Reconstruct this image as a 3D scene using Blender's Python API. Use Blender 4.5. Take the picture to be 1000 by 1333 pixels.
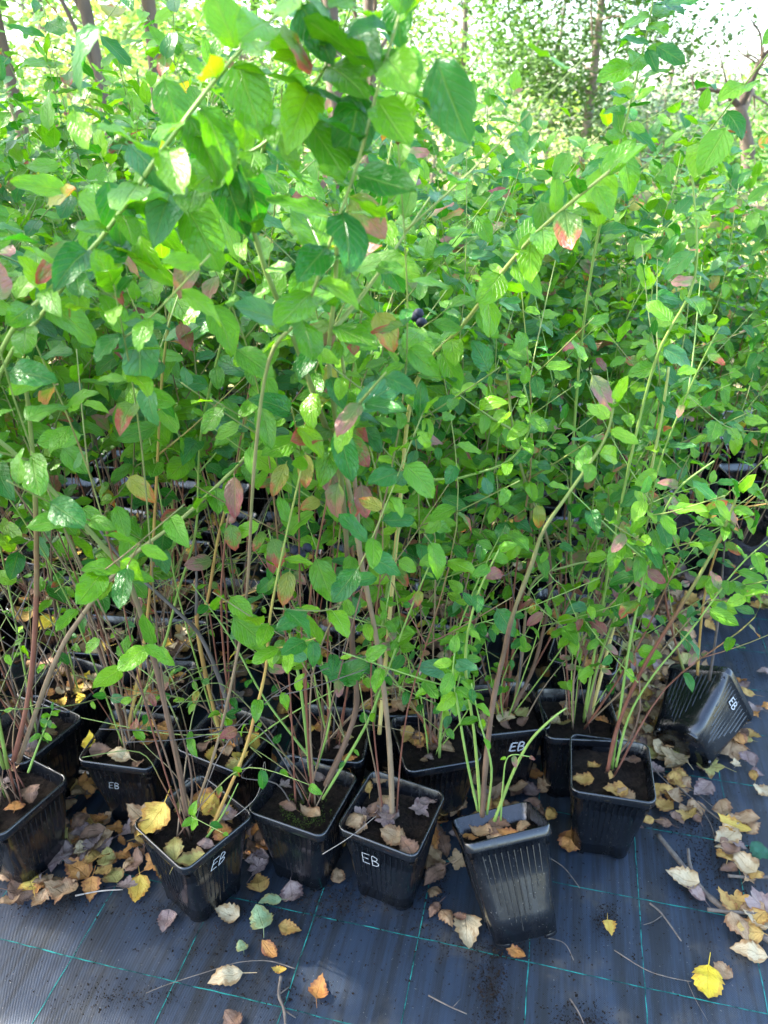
import bpy, math, random
from mathutils import Vector, Matrix, noise
R = random.Random(7)
rad = math.radians
scene = bpy.context.scene
for o in list(bpy.data.objects): bpy.data.objects.remove(o)

# ------------------------------------------------------------------ camera, world, sun, exposure
CAM_H, PITCH = 1.24, 27.3
cam = bpy.data.cameras.new('camera'); co = bpy.data.objects.new('camera', cam)
scene.collection.objects.link(co); scene.camera = co
co.location = (0, 0, CAM_H); co.rotation_euler = (rad(90 - PITCH), 0, 0)
cam.sensor_fit = 'HORIZONTAL'; cam.sensor_width = 36; cam.lens = 36
cam.clip_start = 0.02; cam.clip_end = 500
cam.dof.use_dof = True; cam.dof.focus_distance = 1.2; cam.dof.aperture_fstop = 9.5

SUN_EL, TO = 42.0, (-0.97, 0.24)
w = bpy.data.worlds.new('World'); scene.world = w; w.use_nodes = True
nt = w.node_tree; nt.nodes.clear()
sky = nt.nodes.new('ShaderNodeTexSky'); sky.sky_type = 'NISHITA'; sky.sun_disc = False
sky.sun_elevation = rad(SUN_EL); sky.sun_rotation = math.atan2(TO[0], TO[1])
sky.air_density = 1.0; sky.dust_density = 2.5; sky.ozone_density = 1.0
bg = nt.nodes.new('ShaderNodeBackground'); bg.inputs[1].default_value = 0.15
wo = nt.nodes.new('ShaderNodeOutputWorld')
nt.links.new(sky.outputs[0], bg.inputs[0]); nt.links.new(bg.outputs[0], wo.inputs[0])
TOSUN = Vector((TO[0]*math.cos(rad(SUN_EL)), TO[1]*math.cos(rad(SUN_EL)), math.sin(rad(SUN_EL)))).normalized()
sl = bpy.data.lights.new('sun', 'SUN'); sl.energy = 4.0; sl.angle = rad(0.5); sl.color = (1, .94, .84)
so = bpy.data.objects.new('sun', sl); scene.collection.objects.link(so)
so.rotation_euler = TOSUN.to_track_quat('Z', 'Y').to_euler()
vs = scene.view_settings
vs.view_transform = 'Standard'; vs.look = 'None'; vs.gamma = 1; vs.use_curve_mapping = False
vs.exposure = 3.1
scene.cycles.max_bounces = 6; scene.cycles.diffuse_bounces = 4; scene.cycles.glossy_bounces = 3; scene.cycles.transmission_bounces = 4

# ------------------------------------------------------------------ helpers
LINK = scene.collection.objects.link
CP, SP = math.cos(rad(PITCH)), math.sin(rad(PITCH))
def ray(px, py):
    a, b = (px-500)/1000, (666.5-py)/1000
    return Vector((a, CP+b*SP, -SP+b*CP))
def plane(px, py, z):                       # measured point of the photograph on a level z
    d = ray(px, py); t = (z-CAM_H)/d.z
    return Vector((d.x*t, d.y*t, z))
def aty(px, py, Y):                         # measured point at a distance Y
    d = ray(px, py); t = Y/d.y
    return Vector((d.x*t, Y, CAM_H+d.z*t))
class MB:
    def __init__(s): s.v=[]; s.f=[]; s.m=[]; s.uv={}
    def add(s, v, f, m=0):
        n=len(s.v); s.v += [tuple(p) for p in v]
        s.f += [tuple(i+n for i in q) for q in f]; s.m += [m]*len(f)
    def mesh(s, name, mats, smooth=True, uv=None):
        me = bpy.data.meshes.new(name); me.from_pydata(s.v, [], s.f); me.update()
        for x in (mats if isinstance(mats, (list,tuple)) else [mats]): me.materials.append(x)
        me.polygons.foreach_set('material_index', s.m)
        me.polygons.foreach_set('use_smooth', [smooth]*len(s.f))
        if uv:
            l = me.uv_layers.new(name='UVMap'); flat=[]
            for q in s.f:
                for i in q: flat += uv[i]
            l.data.foreach_set('uv', flat)
        return me
def obj(name, me, parent=None, label=None, cat=None, group=None, kind=None, M=None):
    o = bpy.data.objects.new(name, me); LINK(o)
    if parent: o.parent = parent
    if M is not None: o.matrix_basis = M
    if label: o['label']=label
    if cat: o['category']=cat
    if group: o['group']=group
    if kind: o['kind']=kind
    return o
def smooth_pts(P, n=5):
    if len(P) < 3: return list(P)
    out=[]
    for i in range(len(P)-1):
        a=P[max(i-1,0)]; b=P[i]; c=P[i+1]; d=P[min(i+2,len(P)-1)]
        for k in range(n):
            t=k/n
            out.append(.5*((2*b)+(c-a)*t+(2*a-5*b+4*c-d)*t*t+(3*b-a-3*c+d)*t**3))
    out.append(P[-1]); return out
def tube(mb, pts, r0, r1, sides=6, m=0, knots=0.0, cap=True):
    n=len(pts); V=[]; F=[]
    up=Vector((.31,.47,.83)).normalized()
    for i,p in enumerate(pts):
        t=(pts[min(i+1,n-1)]-pts[max(i-1,0)])
        t = t.normalized() if t.length>1e-9 else Vector((0,0,1))
        x=up.cross(t)
        x = x.normalized() if x.length>1e-4 else Vector((1,0,0))
        y=t.cross(x); up = y.cross(t)*-1 if False else up
        r=r0+(r1-r0)*i/(n-1)
        if knots: r*=1+knots*(R.random()-.4)
        for k in range(sides):
            a=2*math.pi*k/sides
            V.append(p+x*(r*math.cos(a))+y*(r*math.sin(a)))
    for i in range(n-1):
        for k in range(sides):
            k2=(k+1)%sides
            F.append((i*sides+k, i*sides+k2, (i+1)*sides+k2, (i+1)*sides+k))
    if cap:
        F.append(tuple(range(sides-1,-1,-1))); F.append(tuple((n-1)*sides+k for k in range(sides)))
    mb.add(V,F,m)

# ------------------------------------------------------------------ materials
def mat(name):
    m=bpy.data.materials.new(name); m.use_nodes=True; t=m.node_tree; t.nodes.clear()
    out=t.nodes.new('ShaderNodeOutputMaterial')
    return m,t,out
class N:
    def __init__(s,t): s.t=t
    def n(s,k,**kw):
        x=s.t.nodes.new(k)
        for a,b in kw.items(): setattr(x,a,b)
        return x
    def l(s,a,b): s.t.links.new(a,b)
    def val(s,sock,v):
        if hasattr(v,'is_linked'): s.l(v,sock)
        else: sock.default_value=v
    def math(s,op,a,b=0,c=None,clamp=False):
        x=s.n('ShaderNodeMath',operation=op,use_clamp=clamp); s.val(x.inputs[0],a); s.val(x.inputs[1],b)
        if c is not None: s.val(x.inputs[2],c)
        return x.outputs[0]
    def mix(s,f,a,b,blend='MIX'):
        x=s.n('ShaderNodeMix',data_type='RGBA',blend_type=blend); s.val(x.inputs[0],f)
        for sk,v in ((x.inputs[6],a),(x.inputs[7],b)):
            if isinstance(v,tuple): sk.default_value=(*v,1) if len(v)==3 else v
            else: s.l(v,sk)
        return x.outputs[2]
    def noise(s,vec,scale,detail=3,rough=.6,dist=0):
        x=s.n('ShaderNodeTexNoise'); x.inputs['Scale'].default_value=scale; x.inputs['Detail'].default_value=detail
        x.inputs['Roughness'].default_value=rough; x.inputs['Distortion'].default_value=dist
        if vec is not None: s.l(vec,x.inputs['Vector'])
        return x.outputs['Fac']
    def smooth(s,v,a,b):
        x=s.n('ShaderNodeMapRange',interpolation_type='SMOOTHSTEP'); s.val(x.inputs[0],v)
        x.inputs[1].default_value=a; x.inputs[2].default_value=b
        return x.outputs[0]
    def bump(s,h,strength,dist):
        x=s.n('ShaderNodeBump'); x.inputs['Strength'].default_value=strength; x.inputs['Distance'].default_value=dist
        s.l(h,x.inputs['Height']); return x.outputs[0]
    def bsdf(s,col,rough,spec=.5,normal=None):
        x=s.n('ShaderNodeBsdfPrincipled')
        if isinstance(col,tuple): x.inputs['Base Color'].default_value=(*col,1)
        else: s.l(col,x.inputs['Base Color'])
        s.val(x.inputs['Roughness'],rough); s.val(x.inputs['Specular IOR Level'],spec)
        if normal is not None: s.l(normal,x.inputs['Normal'])
        return x
    def coord(s,which='Object'): return s.n('ShaderNodeTexCoord').outputs[which]
    def rnd(s):
        a=s.n('ShaderNodeObjectInfo').outputs['Random']; b=s.n('ShaderNodeNewGeometry').outputs['Random Per Island']
        return s.math('FRACT',s.math('ADD',a,b))

def leaf_mat(name, dark, light, tint=None, tlo=.5, thi=.8, trans=.42, rough=.25, spots=.24, under=None):
    m,t,out=mat(name); q=N(t)
    uv=q.coord('UV'); sx=q.n('ShaderNodeSeparateXYZ'); q.l(uv,sx.inputs[0]); u,v=sx.outputs[0],sx.outputs[1]
    r=q.rnd(); r2=q.math('FRACT',q.math('MULTIPLY',r,17.31))
    obc=q.coord('Object')
    off=q.n('ShaderNodeVectorMath',operation='ADD'); q.l(uv,off.inputs[0])
    cx=q.n('ShaderNodeCombineXYZ'); q.l(q.math('MULTIPLY',r,37.0),cx.inputs[0]); q.l(q.math('MULTIPLY',r2,23.0),cx.inputs[1]); q.l(cx.outputs[0],off.inputs[1])
    nv=off.outputs[0]
    d=q.math('ABSOLUTE',q.math('SUBTRACT',u,.5))
    col=q.mix(r2,dark,light)
    n1=q.noise(nv,2.2,3); col=q.mix(q.math('MULTIPLY',q.smooth(n1,.35,.7),.6),col,light)
    n5=q.noise(nv,5,4,.7); col=q.mix(q.math('MULTIPLY',q.smooth(n5,.5,.75),.5),col,dark)
    if tint:
        n2=q.noise(nv,2.6,4,.65)
        k=q.math('ADD',n2,q.math('ADD',q.math('MULTIPLY',q.math('SUBTRACT',v,.55),.55),q.math('MULTIPLY',d,.35)))
        col=q.mix(q.smooth(k,tlo,thi),col,tint)
    # side veins and midrib
    sv=q.math('SINE',q.math('MULTIPLY',q.math('SUBTRACT',v,q.math('MULTIPLY',d,.75)),44.0))
    svm=q.smooth(sv,.78,1.0); mid=q.math('SUBTRACT',1.0,q.smooth(d,.012,.04))
    vein=q.math('MAXIMUM',mid,q.math('MULTIPLY',svm,.45))
    vc=q.mix(.55,col,(.32,.42,.14)); col=q.mix(q.math('MULTIPLY',vein,.45),col,vc)
    if spots:
        n3=q.noise(nv,9,2); col=q.mix(q.math('MULTIPLY',q.smooth(n3,.70,.78),spots*3),col,(.16,.06,.02))
    h=q.math('SUBTRACT',q.math('MULTIPLY',q.noise(nv,6,2),.5),q.math('MULTIPLY',vein,.8))
    bp=q.bump(h,.6,.006)
    b=q.bsdf(col,q.math('ADD',rough,q.math('MULTIPLY',r,.16)),.55,bp)
    tr=q.n('ShaderNodeBsdfTranslucent'); q.l(bp,tr.inputs['Normal'])
    q.l(q.mix(1.0,col,(1.3,1.35,.3),'MULTIPLY'),tr.inputs[0])
    mx=q.n('ShaderNodeMixShader'); mx.inputs[0].default_value=trans
    q.l(b.outputs[0],mx.inputs[1]); q.l(tr.outputs[0],mx.inputs[2]); q.l(mx.outputs[0],out.inputs[0])
    return m
LM = {
 'g1': leaf_mat('blueberry_leaf_green', (.055,.205,.006), (.12,.33,.008)),
 'g2': leaf_mat('blueberry_leaf_deep_green', (.015,.125,.012), (.032,.2,.016)),
 'g3': leaf_mat('blueberry_leaf_yellow_green', (.1,.31,.008), (.2,.42,.012)),
 'g4': leaf_mat('blueberry_leaf_bluish_green', (.035,.17,.055), (.08,.25,.08)),
 'a1': leaf_mat('blueberry_leaf_red_tipped', (.08,.2,.025), (.14,.26,.03), (.38,.075,.05), .5,.78,spots=.2),
 'a2': leaf_mat('blueberry_leaf_yellowing', (.2,.25,.03), (.34,.32,.05), (.42,.13,.04), .55,.85,spots=.22),
 'a3': leaf_mat('blueberry_leaf_dull_red', (.16,.1,.05), (.3,.12,.08), (.26,.06,.06), .4,.8,spots=.2),
 'a4': leaf_mat('blueberry_leaf_pinkish', (.12,.2,.05), (.2,.22,.08), (.33,.15,.13), .38,.7,spots=.15),
}
def dry_mat(name, a, b, edge, spots=.3, trans=.12):
    m,t,out=mat(name); q=N(t)
    uv=q.coord('UV'); sx=q.n('ShaderNodeSeparateXYZ'); q.l(uv,sx.inputs[0]); u,v=sx.outputs[0],sx.outputs[1]
    r=q.rnd(); r2=q.math('FRACT',q.math('MULTIPLY',r,13.7))
    cx=q.n('ShaderNodeCombineXYZ'); q.l(q.math('MULTIPLY',r,31.0),cx.inputs[0]); q.l(q.math('MULTIPLY',r2,19.0),cx.inputs[1])
    off=q.n('ShaderNodeVectorMath',operation='ADD'); q.l(uv,off.inputs[0]); q.l(cx.outputs[0],off.inputs[1]); nv=off.outputs[0]
    d=q.math('ABSOLUTE',q.math('SUBTRACT',u,.5))
    col=q.mix(r2,a,b); col=q.mix(q.smooth(q.noise(nv,3,4),.35,.7),col,b)
    col=q.mix(q.smooth(q.math('ADD',q.noise(nv,3.5,3),d),.72,1.0),col,edge)
    col=q.mix(q.math('MULTIPLY',q.smooth(q.noise(nv,13,3),.62,.75),spots*2),col,(.07,.035,.015))
    sv=q.smooth(q.math('SINE',q.math('MULTIPLY',q.math('SUBTRACT',v,q.math('MULTIPLY',d,.8)),50.0)),.8,1)
    vein=q.math('MAXIMUM',q.math('SUBTRACT',1.0,q.smooth(d,.012,.035)),q.math('MULTIPLY',sv,.5))
    col=q.mix(q.math('MULTIPLY',vein,.3),col,edge)
    h=q.math('SUBTRACT',q.noise(nv,7,4),q.math('MULTIPLY',vein,.5)); bp=q.bump(h,.8,.003)
    bs=q.bsdf(col,.62,.35,bp)
    tr=q.n('ShaderNodeBsdfTranslucent'); q.l(col,tr.inputs[0])
    mx=q.n('ShaderNodeMixShader'); mx.inputs[0].default_value=trans
    q.l(bs.outputs[0],mx.inputs[1]); q.l(tr.outputs[0],mx.inputs[2]); q.l(mx.outputs[0],out.inputs[0])
    return m
DM = {
 'tan': dry_mat('dry_leaf_tan',(.33,.2,.1),(.45,.3,.16),(.25,.13,.06)),
 'cream': dry_mat('dry_leaf_cream',(.5,.37,.2),(.62,.5,.3),(.38,.23,.1),.2),
 'yellow': dry_mat('dry_leaf_yellow',(.62,.4,.05),(.7,.5,.1),(.45,.22,.04),.3),
 'bright': dry_mat('dry_leaf_bright_yellow',(.62,.46,.02),(.72,.55,.04),(.5,.3,.03),.12),
 'ochre': dry_mat('dry_leaf_ochre',(.45,.26,.06),(.55,.35,.1),(.3,.14,.04),.4),
 'orange': dry_mat('dry_leaf_orange_brown',(.45,.19,.05),(.55,.26,.07),(.26,.1,.04)),
 'brown': dry_mat('dry_leaf_brown',(.18,.1,.06),(.28,.16,.1),(.1,.055,.035)),
 'mauve': dry_mat('dry_leaf_mauve_brown',(.24,.16,.14),(.34,.25,.21),(.14,.085,.075)),
 'green': dry_mat('dry_leaf_pale_green',(.2,.3,.12),(.3,.4,.2),(.3,.28,.1),.2),
 'olive': dry_mat('dry_leaf_olive',(.3,.27,.08),(.42,.38,.12),(.25,.15,.05),.4),
 'dkgreen': dry_mat('fallen_leaf_dark_green',(.02,.1,.05),(.03,.13,.07),(.02,.08,.04),.1),
}
def bark_mat(name, a, b, scale=60, rough=.65, tone=(.08,.05,.035), tip=0):
    m,t,out=mat(name); q=N(t); c=q.coord('Object')
    mp=q.n('ShaderNodeMapping'); mp.inputs['Scale'].default_value=(1,1,.22); q.l(c,mp.inputs[0])
    n=q.noise(mp.outputs[0],scale,4,.65); r=q.rnd()
    col=q.mix(q.smooth(n,.3,.7),a,b); col=q.mix(q.math('MULTIPLY',r,.3),col,b)
    n2=q.noise(c,scale*.28,3); col=q.mix(q.math('MULTIPLY',q.smooth(n2,.55,.75),.6),col,tone)
    if tip:
        g=q.n('ShaderNodeSeparateXYZ'); q.l(q.coord('Generated'),g.inputs[0])
        col=q.mix(q.math('MULTIPLY',q.smooth(q.math('ADD',g.outputs[2],q.math('MULTIPLY',q.math('SUBTRACT',n2,.5),.5)),.45,.9),tip),col,(.2,.31,.07))
    bs=q.bsdf(col,rough,.4,q.bump(n,.8,.05/scale)); q.l(bs.outputs[0],out.inputs[0]); return m
BM = {
 'green': bark_mat('stem_green',(.16,.27,.05),(.25,.36,.08),50,.45,(.3,.24,.08),tip=.75),
 'lime': bark_mat('stem_lime',(.14,.26,.05),(.22,.34,.08),50,.42,(.28,.3,.07)),
 'yellow': bark_mat('cane_yellow',(.48,.38,.12),(.58,.48,.18),50,.45,(.3,.16,.06),tip=.75),
 'red': bark_mat('cane_red_brown',(.13,.045,.028),(.21,.085,.052),50,.5,(.3,.2,.14),tip=.75),
 'brown': bark_mat('cane_brown',(.095,.055,.034),(.17,.105,.066),50,.6,(.09,.055,.04),tip=.75),
 'grey': bark_mat('cane_grey',(.075,.062,.055),(.14,.12,.105),50,.65,(.07,.05,.04)),
 'tan': bark_mat('cane_tan',(.17,.115,.065),(.26,.185,.11),50,.6,(.18,.11,.07),tip=.75),
 'orange': bark_mat('cane_orange',(.36,.18,.06),(.42,.3,.08),40,.5,(.2,.26,.06),tip=.75),
 'tree': bark_mat('tree_bark',(.13,.1,.08),(.24,.19,.15),14,.85,(.07,.05,.04)),
 'palebark': bark_mat('pale_tree_bark',(.07,.052,.04),(.14,.105,.08),14,.85,(.12,.08,.06)),
}
def plastic():
    m,t,out=mat('black_pot_plastic'); q=N(t); c=q.coord('Object'); r=q.rnd()
    gm=q.n('ShaderNodeSeparateXYZ'); q.l(c,gm.inputs[0])
    n=q.noise(c,45,5,.7); n2=q.noise(c,14,4,.6)
    mp=q.n('ShaderNodeMapping'); mp.inputs['Scale'].default_value=(1,1,.12); q.l(c,mp.inputs[0]); n3=q.noise(mp.outputs[0],90,3)
    dust=q.math('MULTIPLY',q.smooth(n2,.42,.75),q.math('ADD',.2,q.math('MULTIPLY',q.smooth(n,.45,.7),.55)))
    col=q.mix(q.math('MULTIPLY',dust,.07),(.004,.005,.007),(.06,.06,.058))
    n4=q.noise(c,260,2); col=q.mix(q.math('MULTIPLY',q.smooth(n4,.67,.74),.5),col,(.22,.2,.165))
    ro=q.math('ADD',.17,q.math('MULTIPLY',dust,.25)); ro=q.math('ADD',ro,q.math('MULTIPLY',q.smooth(n3,.4,.7),.12))
    bs=q.bsdf(col,ro,.8,q.bump(q.math('ADD',n2,q.math('MULTIPLY',n3,.2)),.12,.004)); q.l(bs.outputs[0],out.inputs[0]); return m
PLASTIC=plastic()
def simple(name,col,rough=.6,spec=.4,bumpscale=None,bs=.4,bd=.003,var=None):
    m,t,out=mat(name); q=N(t); c=q.coord('Object'); cc=col; nn=None
    if var is not None: cc=q.mix(q.smooth(q.noise(c,(bumpscale or 20)*.6,4),.3,.7),col,var)
    if bumpscale: nn=q.bump(q.noise(c,bumpscale,5,.7),bs,bd)
    b=q.bsdf(cc,rough,spec,nn); q.l(b.outputs[0],out.inputs[0]); return m
def soil_mat():
    m,t,out=mat('potting_soil'); q=N(t); c=q.coord('Object')
    n=q.noise(c,120,6,.75); n2=q.noise(c,28,4)
    col=q.mix(q.smooth(n,.3,.7),(.008,.006,.005),(.035,.024,.017)); col=q.mix(q.math('MULTIPLY',q.smooth(n2,.55,.7),.5),col,(.05,.032,.02))
    n3=q.noise(c,330,2); col=q.mix(q.math('MULTIPLY',q.smooth(n3,.7,.76),.6),col,(.3,.25,.18))
    b=q.bsdf(col,.95,.15,q.bump(n,1,.006)); q.l(b.outputs[0],out.inputs[0]); return m
SOIL=soil_mat()
MOSS=simple('soil_moss',(.05,.09,.015),.9,.2,160,1,.004,(.1,.15,.02))
WHITE=simple('white_marker_ink',(.3,.3,.29),.6,.3,900,.3,.0005,(.62,.62,.6))
THREAD=simple('green_thread',(.005,.022,.023),.7,.2,75,.6,.001,(.025,.27,.23))
BERRY=simple('berry_skin',(.008,.009,.02),.6,.3,90,.1,.001,(.03,.034,.06))
PINKB=simple('unripe_berry_skin',(.35,.1,.12),.45,.4,90,.1,.001,(.4,.25,.15))
BAG=simple('black_polythene',(.008,.008,.011),.38,.35,35,.9,.012,(.012,.012,.015))
TWIG=bark_mat('ground_twig_bark',(.07,.055,.045),(.16,.13,.1),80,.8,(.035,.028,.022))
PTWIG=bark_mat('pale_twig_bark',(.3,.25,.2),(.4,.34,.28),80,.8,(.2,.15,.1))
FANG=13.0
def fabric_mat():
    m,t,out=mat('woven_ground_fabric'); q=N(t); c=q.coord('Object')
    mp=q.n('ShaderNodeMapping'); mp.inputs['Rotation'].default_value=(0,0,rad(FANG)); q.l(c,mp.inputs[0])
    s=q.n('ShaderNodeSeparateXYZ'); q.l(mp.outputs[0],s.inputs[0]); x,y=s.outputs[0],s.outputs[1]
    wx=q.math('SINE',q.math('MULTIPLY',x,2*math.pi/.0029)); wy=q.math('SINE',q.math('MULTIPLY',y,2*math.pi/.0033))
    weave=q.math('MULTIPLY',wx,wy)
    st=q.n('ShaderNodeMapping'); st.inputs['Scale'].default_value=(1,.05,1); q.l(mp.outputs[0],st.inputs[0])
    b1=q.noise(st.outputs[0],60,4,.75); b2=q.noise(st.outputs[0],9,3)
    band=q.smooth(q.math('ADD',q.math('MULTIPLY',b1,.6),q.math('MULTIPLY',b2,.4)),.40,.60)
    col=q.mix(band,(.006,.009,.012),(.017,.031,.054))
    col=q.mix(q.math('MULTIPLY',q.smooth(weave,-.2,.8),.35),col,(.02,.027,.038))
    n=q.noise(c,7,5,.65); n2=q.noise(c,60,4,.7)
    dirt=q.math('MULTIPLY',q.smooth(n,.5,.68),q.math('ADD',.25,q.math('MULTIPLY',q.smooth(n2,.4,.65),.7)))
    col=q.mix(q.math('MULTIPLY',dirt,.75),col,(.075,.068,.057))
    n3=q.noise(c,210,2); col=q.mix(q.math('MULTIPLY',q.smooth(n3,.7,.75),.5),col,(.25,.22,.18))
    ro=q.math('SUBTRACT',.5,q.math('MULTIPLY',band,.14)); ro=q.math('ADD',ro,q.math('MULTIPLY',dirt,.4))
    wob=q.math('MULTIPLY',q.noise(c,5,2),9)
    b=q.bsdf(col,ro,.42,q.bump(q.math('ADD',q.math('MULTIPLY',weave,.5),wob),.5,.0013)); q.l(b.outputs[0],out.inputs[0]); return m
FABRIC=fabric_mat()
def ground_mat():
    m,t,out=mat('garden_ground'); q=N(t); c=q.coord('Object')
    n=q.noise(c,.9,5,.6); n2=q.noise(c,14,5,.7)
    col=q.mix(q.smooth(n,.4,.62),(.1,.15,.035),(.26,.2,.1)); col=q.mix(q.math('MULTIPLY',q.smooth(n2,.45,.7),.6),col,(.33,.25,.12))
    b=q.bsdf(col,.95,.2,q.bump(n2,1,.04)); q.l(b.outputs[0],out.inputs[0]); return m
GROUND=ground_mat()
def tleaf(name,a,b,trans=.45):
    m,t,out=mat(name); q=N(t); r=q.rnd(); col=q.mix(r,a,b)
    bs=q.bsdf(col,.5,.4); tr=q.n('ShaderNodeBsdfTranslucent'); q.l(q.mix(1.0,col,(1.0,1.15,.55),'MULTIPLY'),tr.inputs[0])
    mx=q.n('ShaderNodeMixShader'); mx.inputs[0].default_value=trans
    q.l(bs.outputs[0],mx.inputs[1]); q.l(tr.outputs[0],mx.inputs[2]); q.l(mx.outputs[0],out.inputs[0]); return m
TL={'yg':tleaf('tree_leaf_yellow_green',(.06,.17,.04),(.18,.31,.08),.5),'g':tleaf('tree_leaf_green',(.045,.11,.025),(.11,.2,.05)),
    'y':tleaf('tree_leaf_yellow',(.12,.22,.06),(.28,.36,.12)),'b':tleaf('tree_leaf_grey_green',(.1,.17,.11),(.2,.28,.18))}

# ------------------------------------------------------------------ ground, fabric
mb=MB(); mb.add([(-150,-20,0),(150,-20,0),(150,300,0),(-150,300,0)],[(0,1,2,3)])
obj('ground',mb.mesh('ground',GROUND),kind='structure')
mb=MB(); nx,ny=120,200; x0,x1,y0,y1=-2.6,2.6,-6.0,3.6
vv=[]; ff=[]
def fab_z(x,y): return .006+.003*(1+noise.noise(Vector((x*2.2,y*2.2,.3))))+.0012*noise.noise(Vector((x*9,y*9,.3)))
for j in range(ny+1):
    for i in range(nx+1):
        x=x0+(x1-x0)*i/nx; y=y0+(y1-y0)*j/ny
        vv.append((x,y,fab_z(x,y)))
for j in range(ny):
    for i in range(nx):
        a=j*(nx+1)+i; ff.append((a,a+1,a+nx+2,a+nx+1))
mb.add(vv,ff)
fab=obj('ground_fabric',mb.mesh('ground_fabric',FABRIC),kind='structure',label='black woven ground cover fabric with green guide threads')
fd=Vector((math.sin(rad(FANG)),math.cos(rad(FANG)),0)); fe=Vector((fd.y,-fd.x,0))
def thread(p,q_,wd=.0008):
    mb=MB(); n=int((q_-p).length/.022)
    s=(q_-p).normalized().cross(Vector((0,0,1)))
    V=[];F=[]
    for i in range(n+1):
        c=p.lerp(q_,i/n); j=R.uniform(-.0006,.0006)
        for k in (-1,1):
            x=c+s*(k*wd*R.uniform(.6,1.2)+j); V.append((x.x,x.y,fab_z(x.x,x.y)+.0008))
    for i in range(n): F.append((2*i,2*i+1,2*i+3,2*i+2))
    mb.add(V,F); obj('thread_line',mb.mesh('thread_line',THREAD),fab)
for k in range(-9,9): thread(fe*(.055+.183*k)+fd*.2,fe*(.055+.183*k)+fd*2.6)
for k in range(-3,10): thread(fd*(.812+.16*k)+fe*-1.6,fd*(.812+.16*k)+fe*1.8,.0009)

# ------------------------------------------------------------------ leaf meshes
def leaf_mesh(name, m, rows=9, cols=4, width=.27, fold=.25, curl=.2, twist=.2, wav=.02, seed=0):
    rr=random.Random(seed); V=[];F=[];UV=[]
    pet=.07
    V2=[]
    for i in range(rows+1):
        v=i/rows
        wdt=width*(v**.5*(1-v)**.70)/.443 if 0<v<1 else .003
        for j in range(cols+1):
            u=j/cols*2-1
            x=u*wdt; y=pet+(1-pet)*v
            if seed==4 and u>.4 and .45<v<.62: x*=.8
            if seed==1 and u<-.4 and .7<v<.82: x*=.78
            z=abs(x)*fold - curl*v*v*.5 + wav*math.sin(v*11+seed+u*2)*abs(u)+wav*.6*math.sin(v*23+seed*2)*abs(u)**2
            y-=curl*.12*v*v
            a=twist*(v-.3); x,z=x*math.cos(a)-z*math.sin(a)*.6, z+x*math.sin(a)
            V.append((x,y,z)); UV.append((j/cols,v))
    for i in range(rows):
        for j in range(cols):
            a=i*(cols+1)+j; F.append((a,a+1,a+cols+2,a+cols+1))
    n=len(V)      # petiole
    for (x,y,z) in ((-.012,0,.012),(.012,0,.012),(.01,pet+.03,.004),(-.01,pet+.03,.004)): V.append((x,y,z)); UV.append((.5,0))
    F.append((n,n+1,n+2,n+3))
    mb=MB(); mb.add(V,F); return mb.mesh(name,m,True,UV)
LEAF={}; LEAFLO={}
for k,m in LM.items():
    LEAF[k]=[leaf_mesh('leaf_'+k,m,9,4,.25+.035*math.sin(s*2.1),.12+.09*(s%4),[.1,.5,-.1,.8,.3,.15][s],[-.5,.3,.1,-.2,.7,-.1][s],.03,s) for s in range(6)]
    LEAFLO[k]=[leaf_mesh('leaf_small_'+k,m,6,2,.25+.035*math.sin(s*2.1),.15+.1*(s%3),[.1,.5,-.1,.7][s],[-.5,.3,.1,-.2][s],.02,s) for s in range(4)]
def pick(autumn, rr=R):
    x=rr.random()
    if x<autumn: return rr.choice(['a1','a1','a2','a3','a4','a4'])
    return rr.choices(['g1','g2','g3','g4'],[.44,.24,.27,.05])[0]
def leaf_matrix(p, a, L, roll, nrm=None):
    a=a.normalized(); up=nrm or Vector((0,0,1))
    n=up-a*a.dot(up)
    if n.length<.05: n=Vector((0,-1,.2))-a*a.dot(Vector((0,-1,.2)))
    n.normalize(); n=Matrix.Rotation(roll,3,a)@n; x=a.cross(n)
    M=Matrix((x*L,a*L,n*L)).transposed().to_4x4(); M.translation=p; return M

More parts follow.
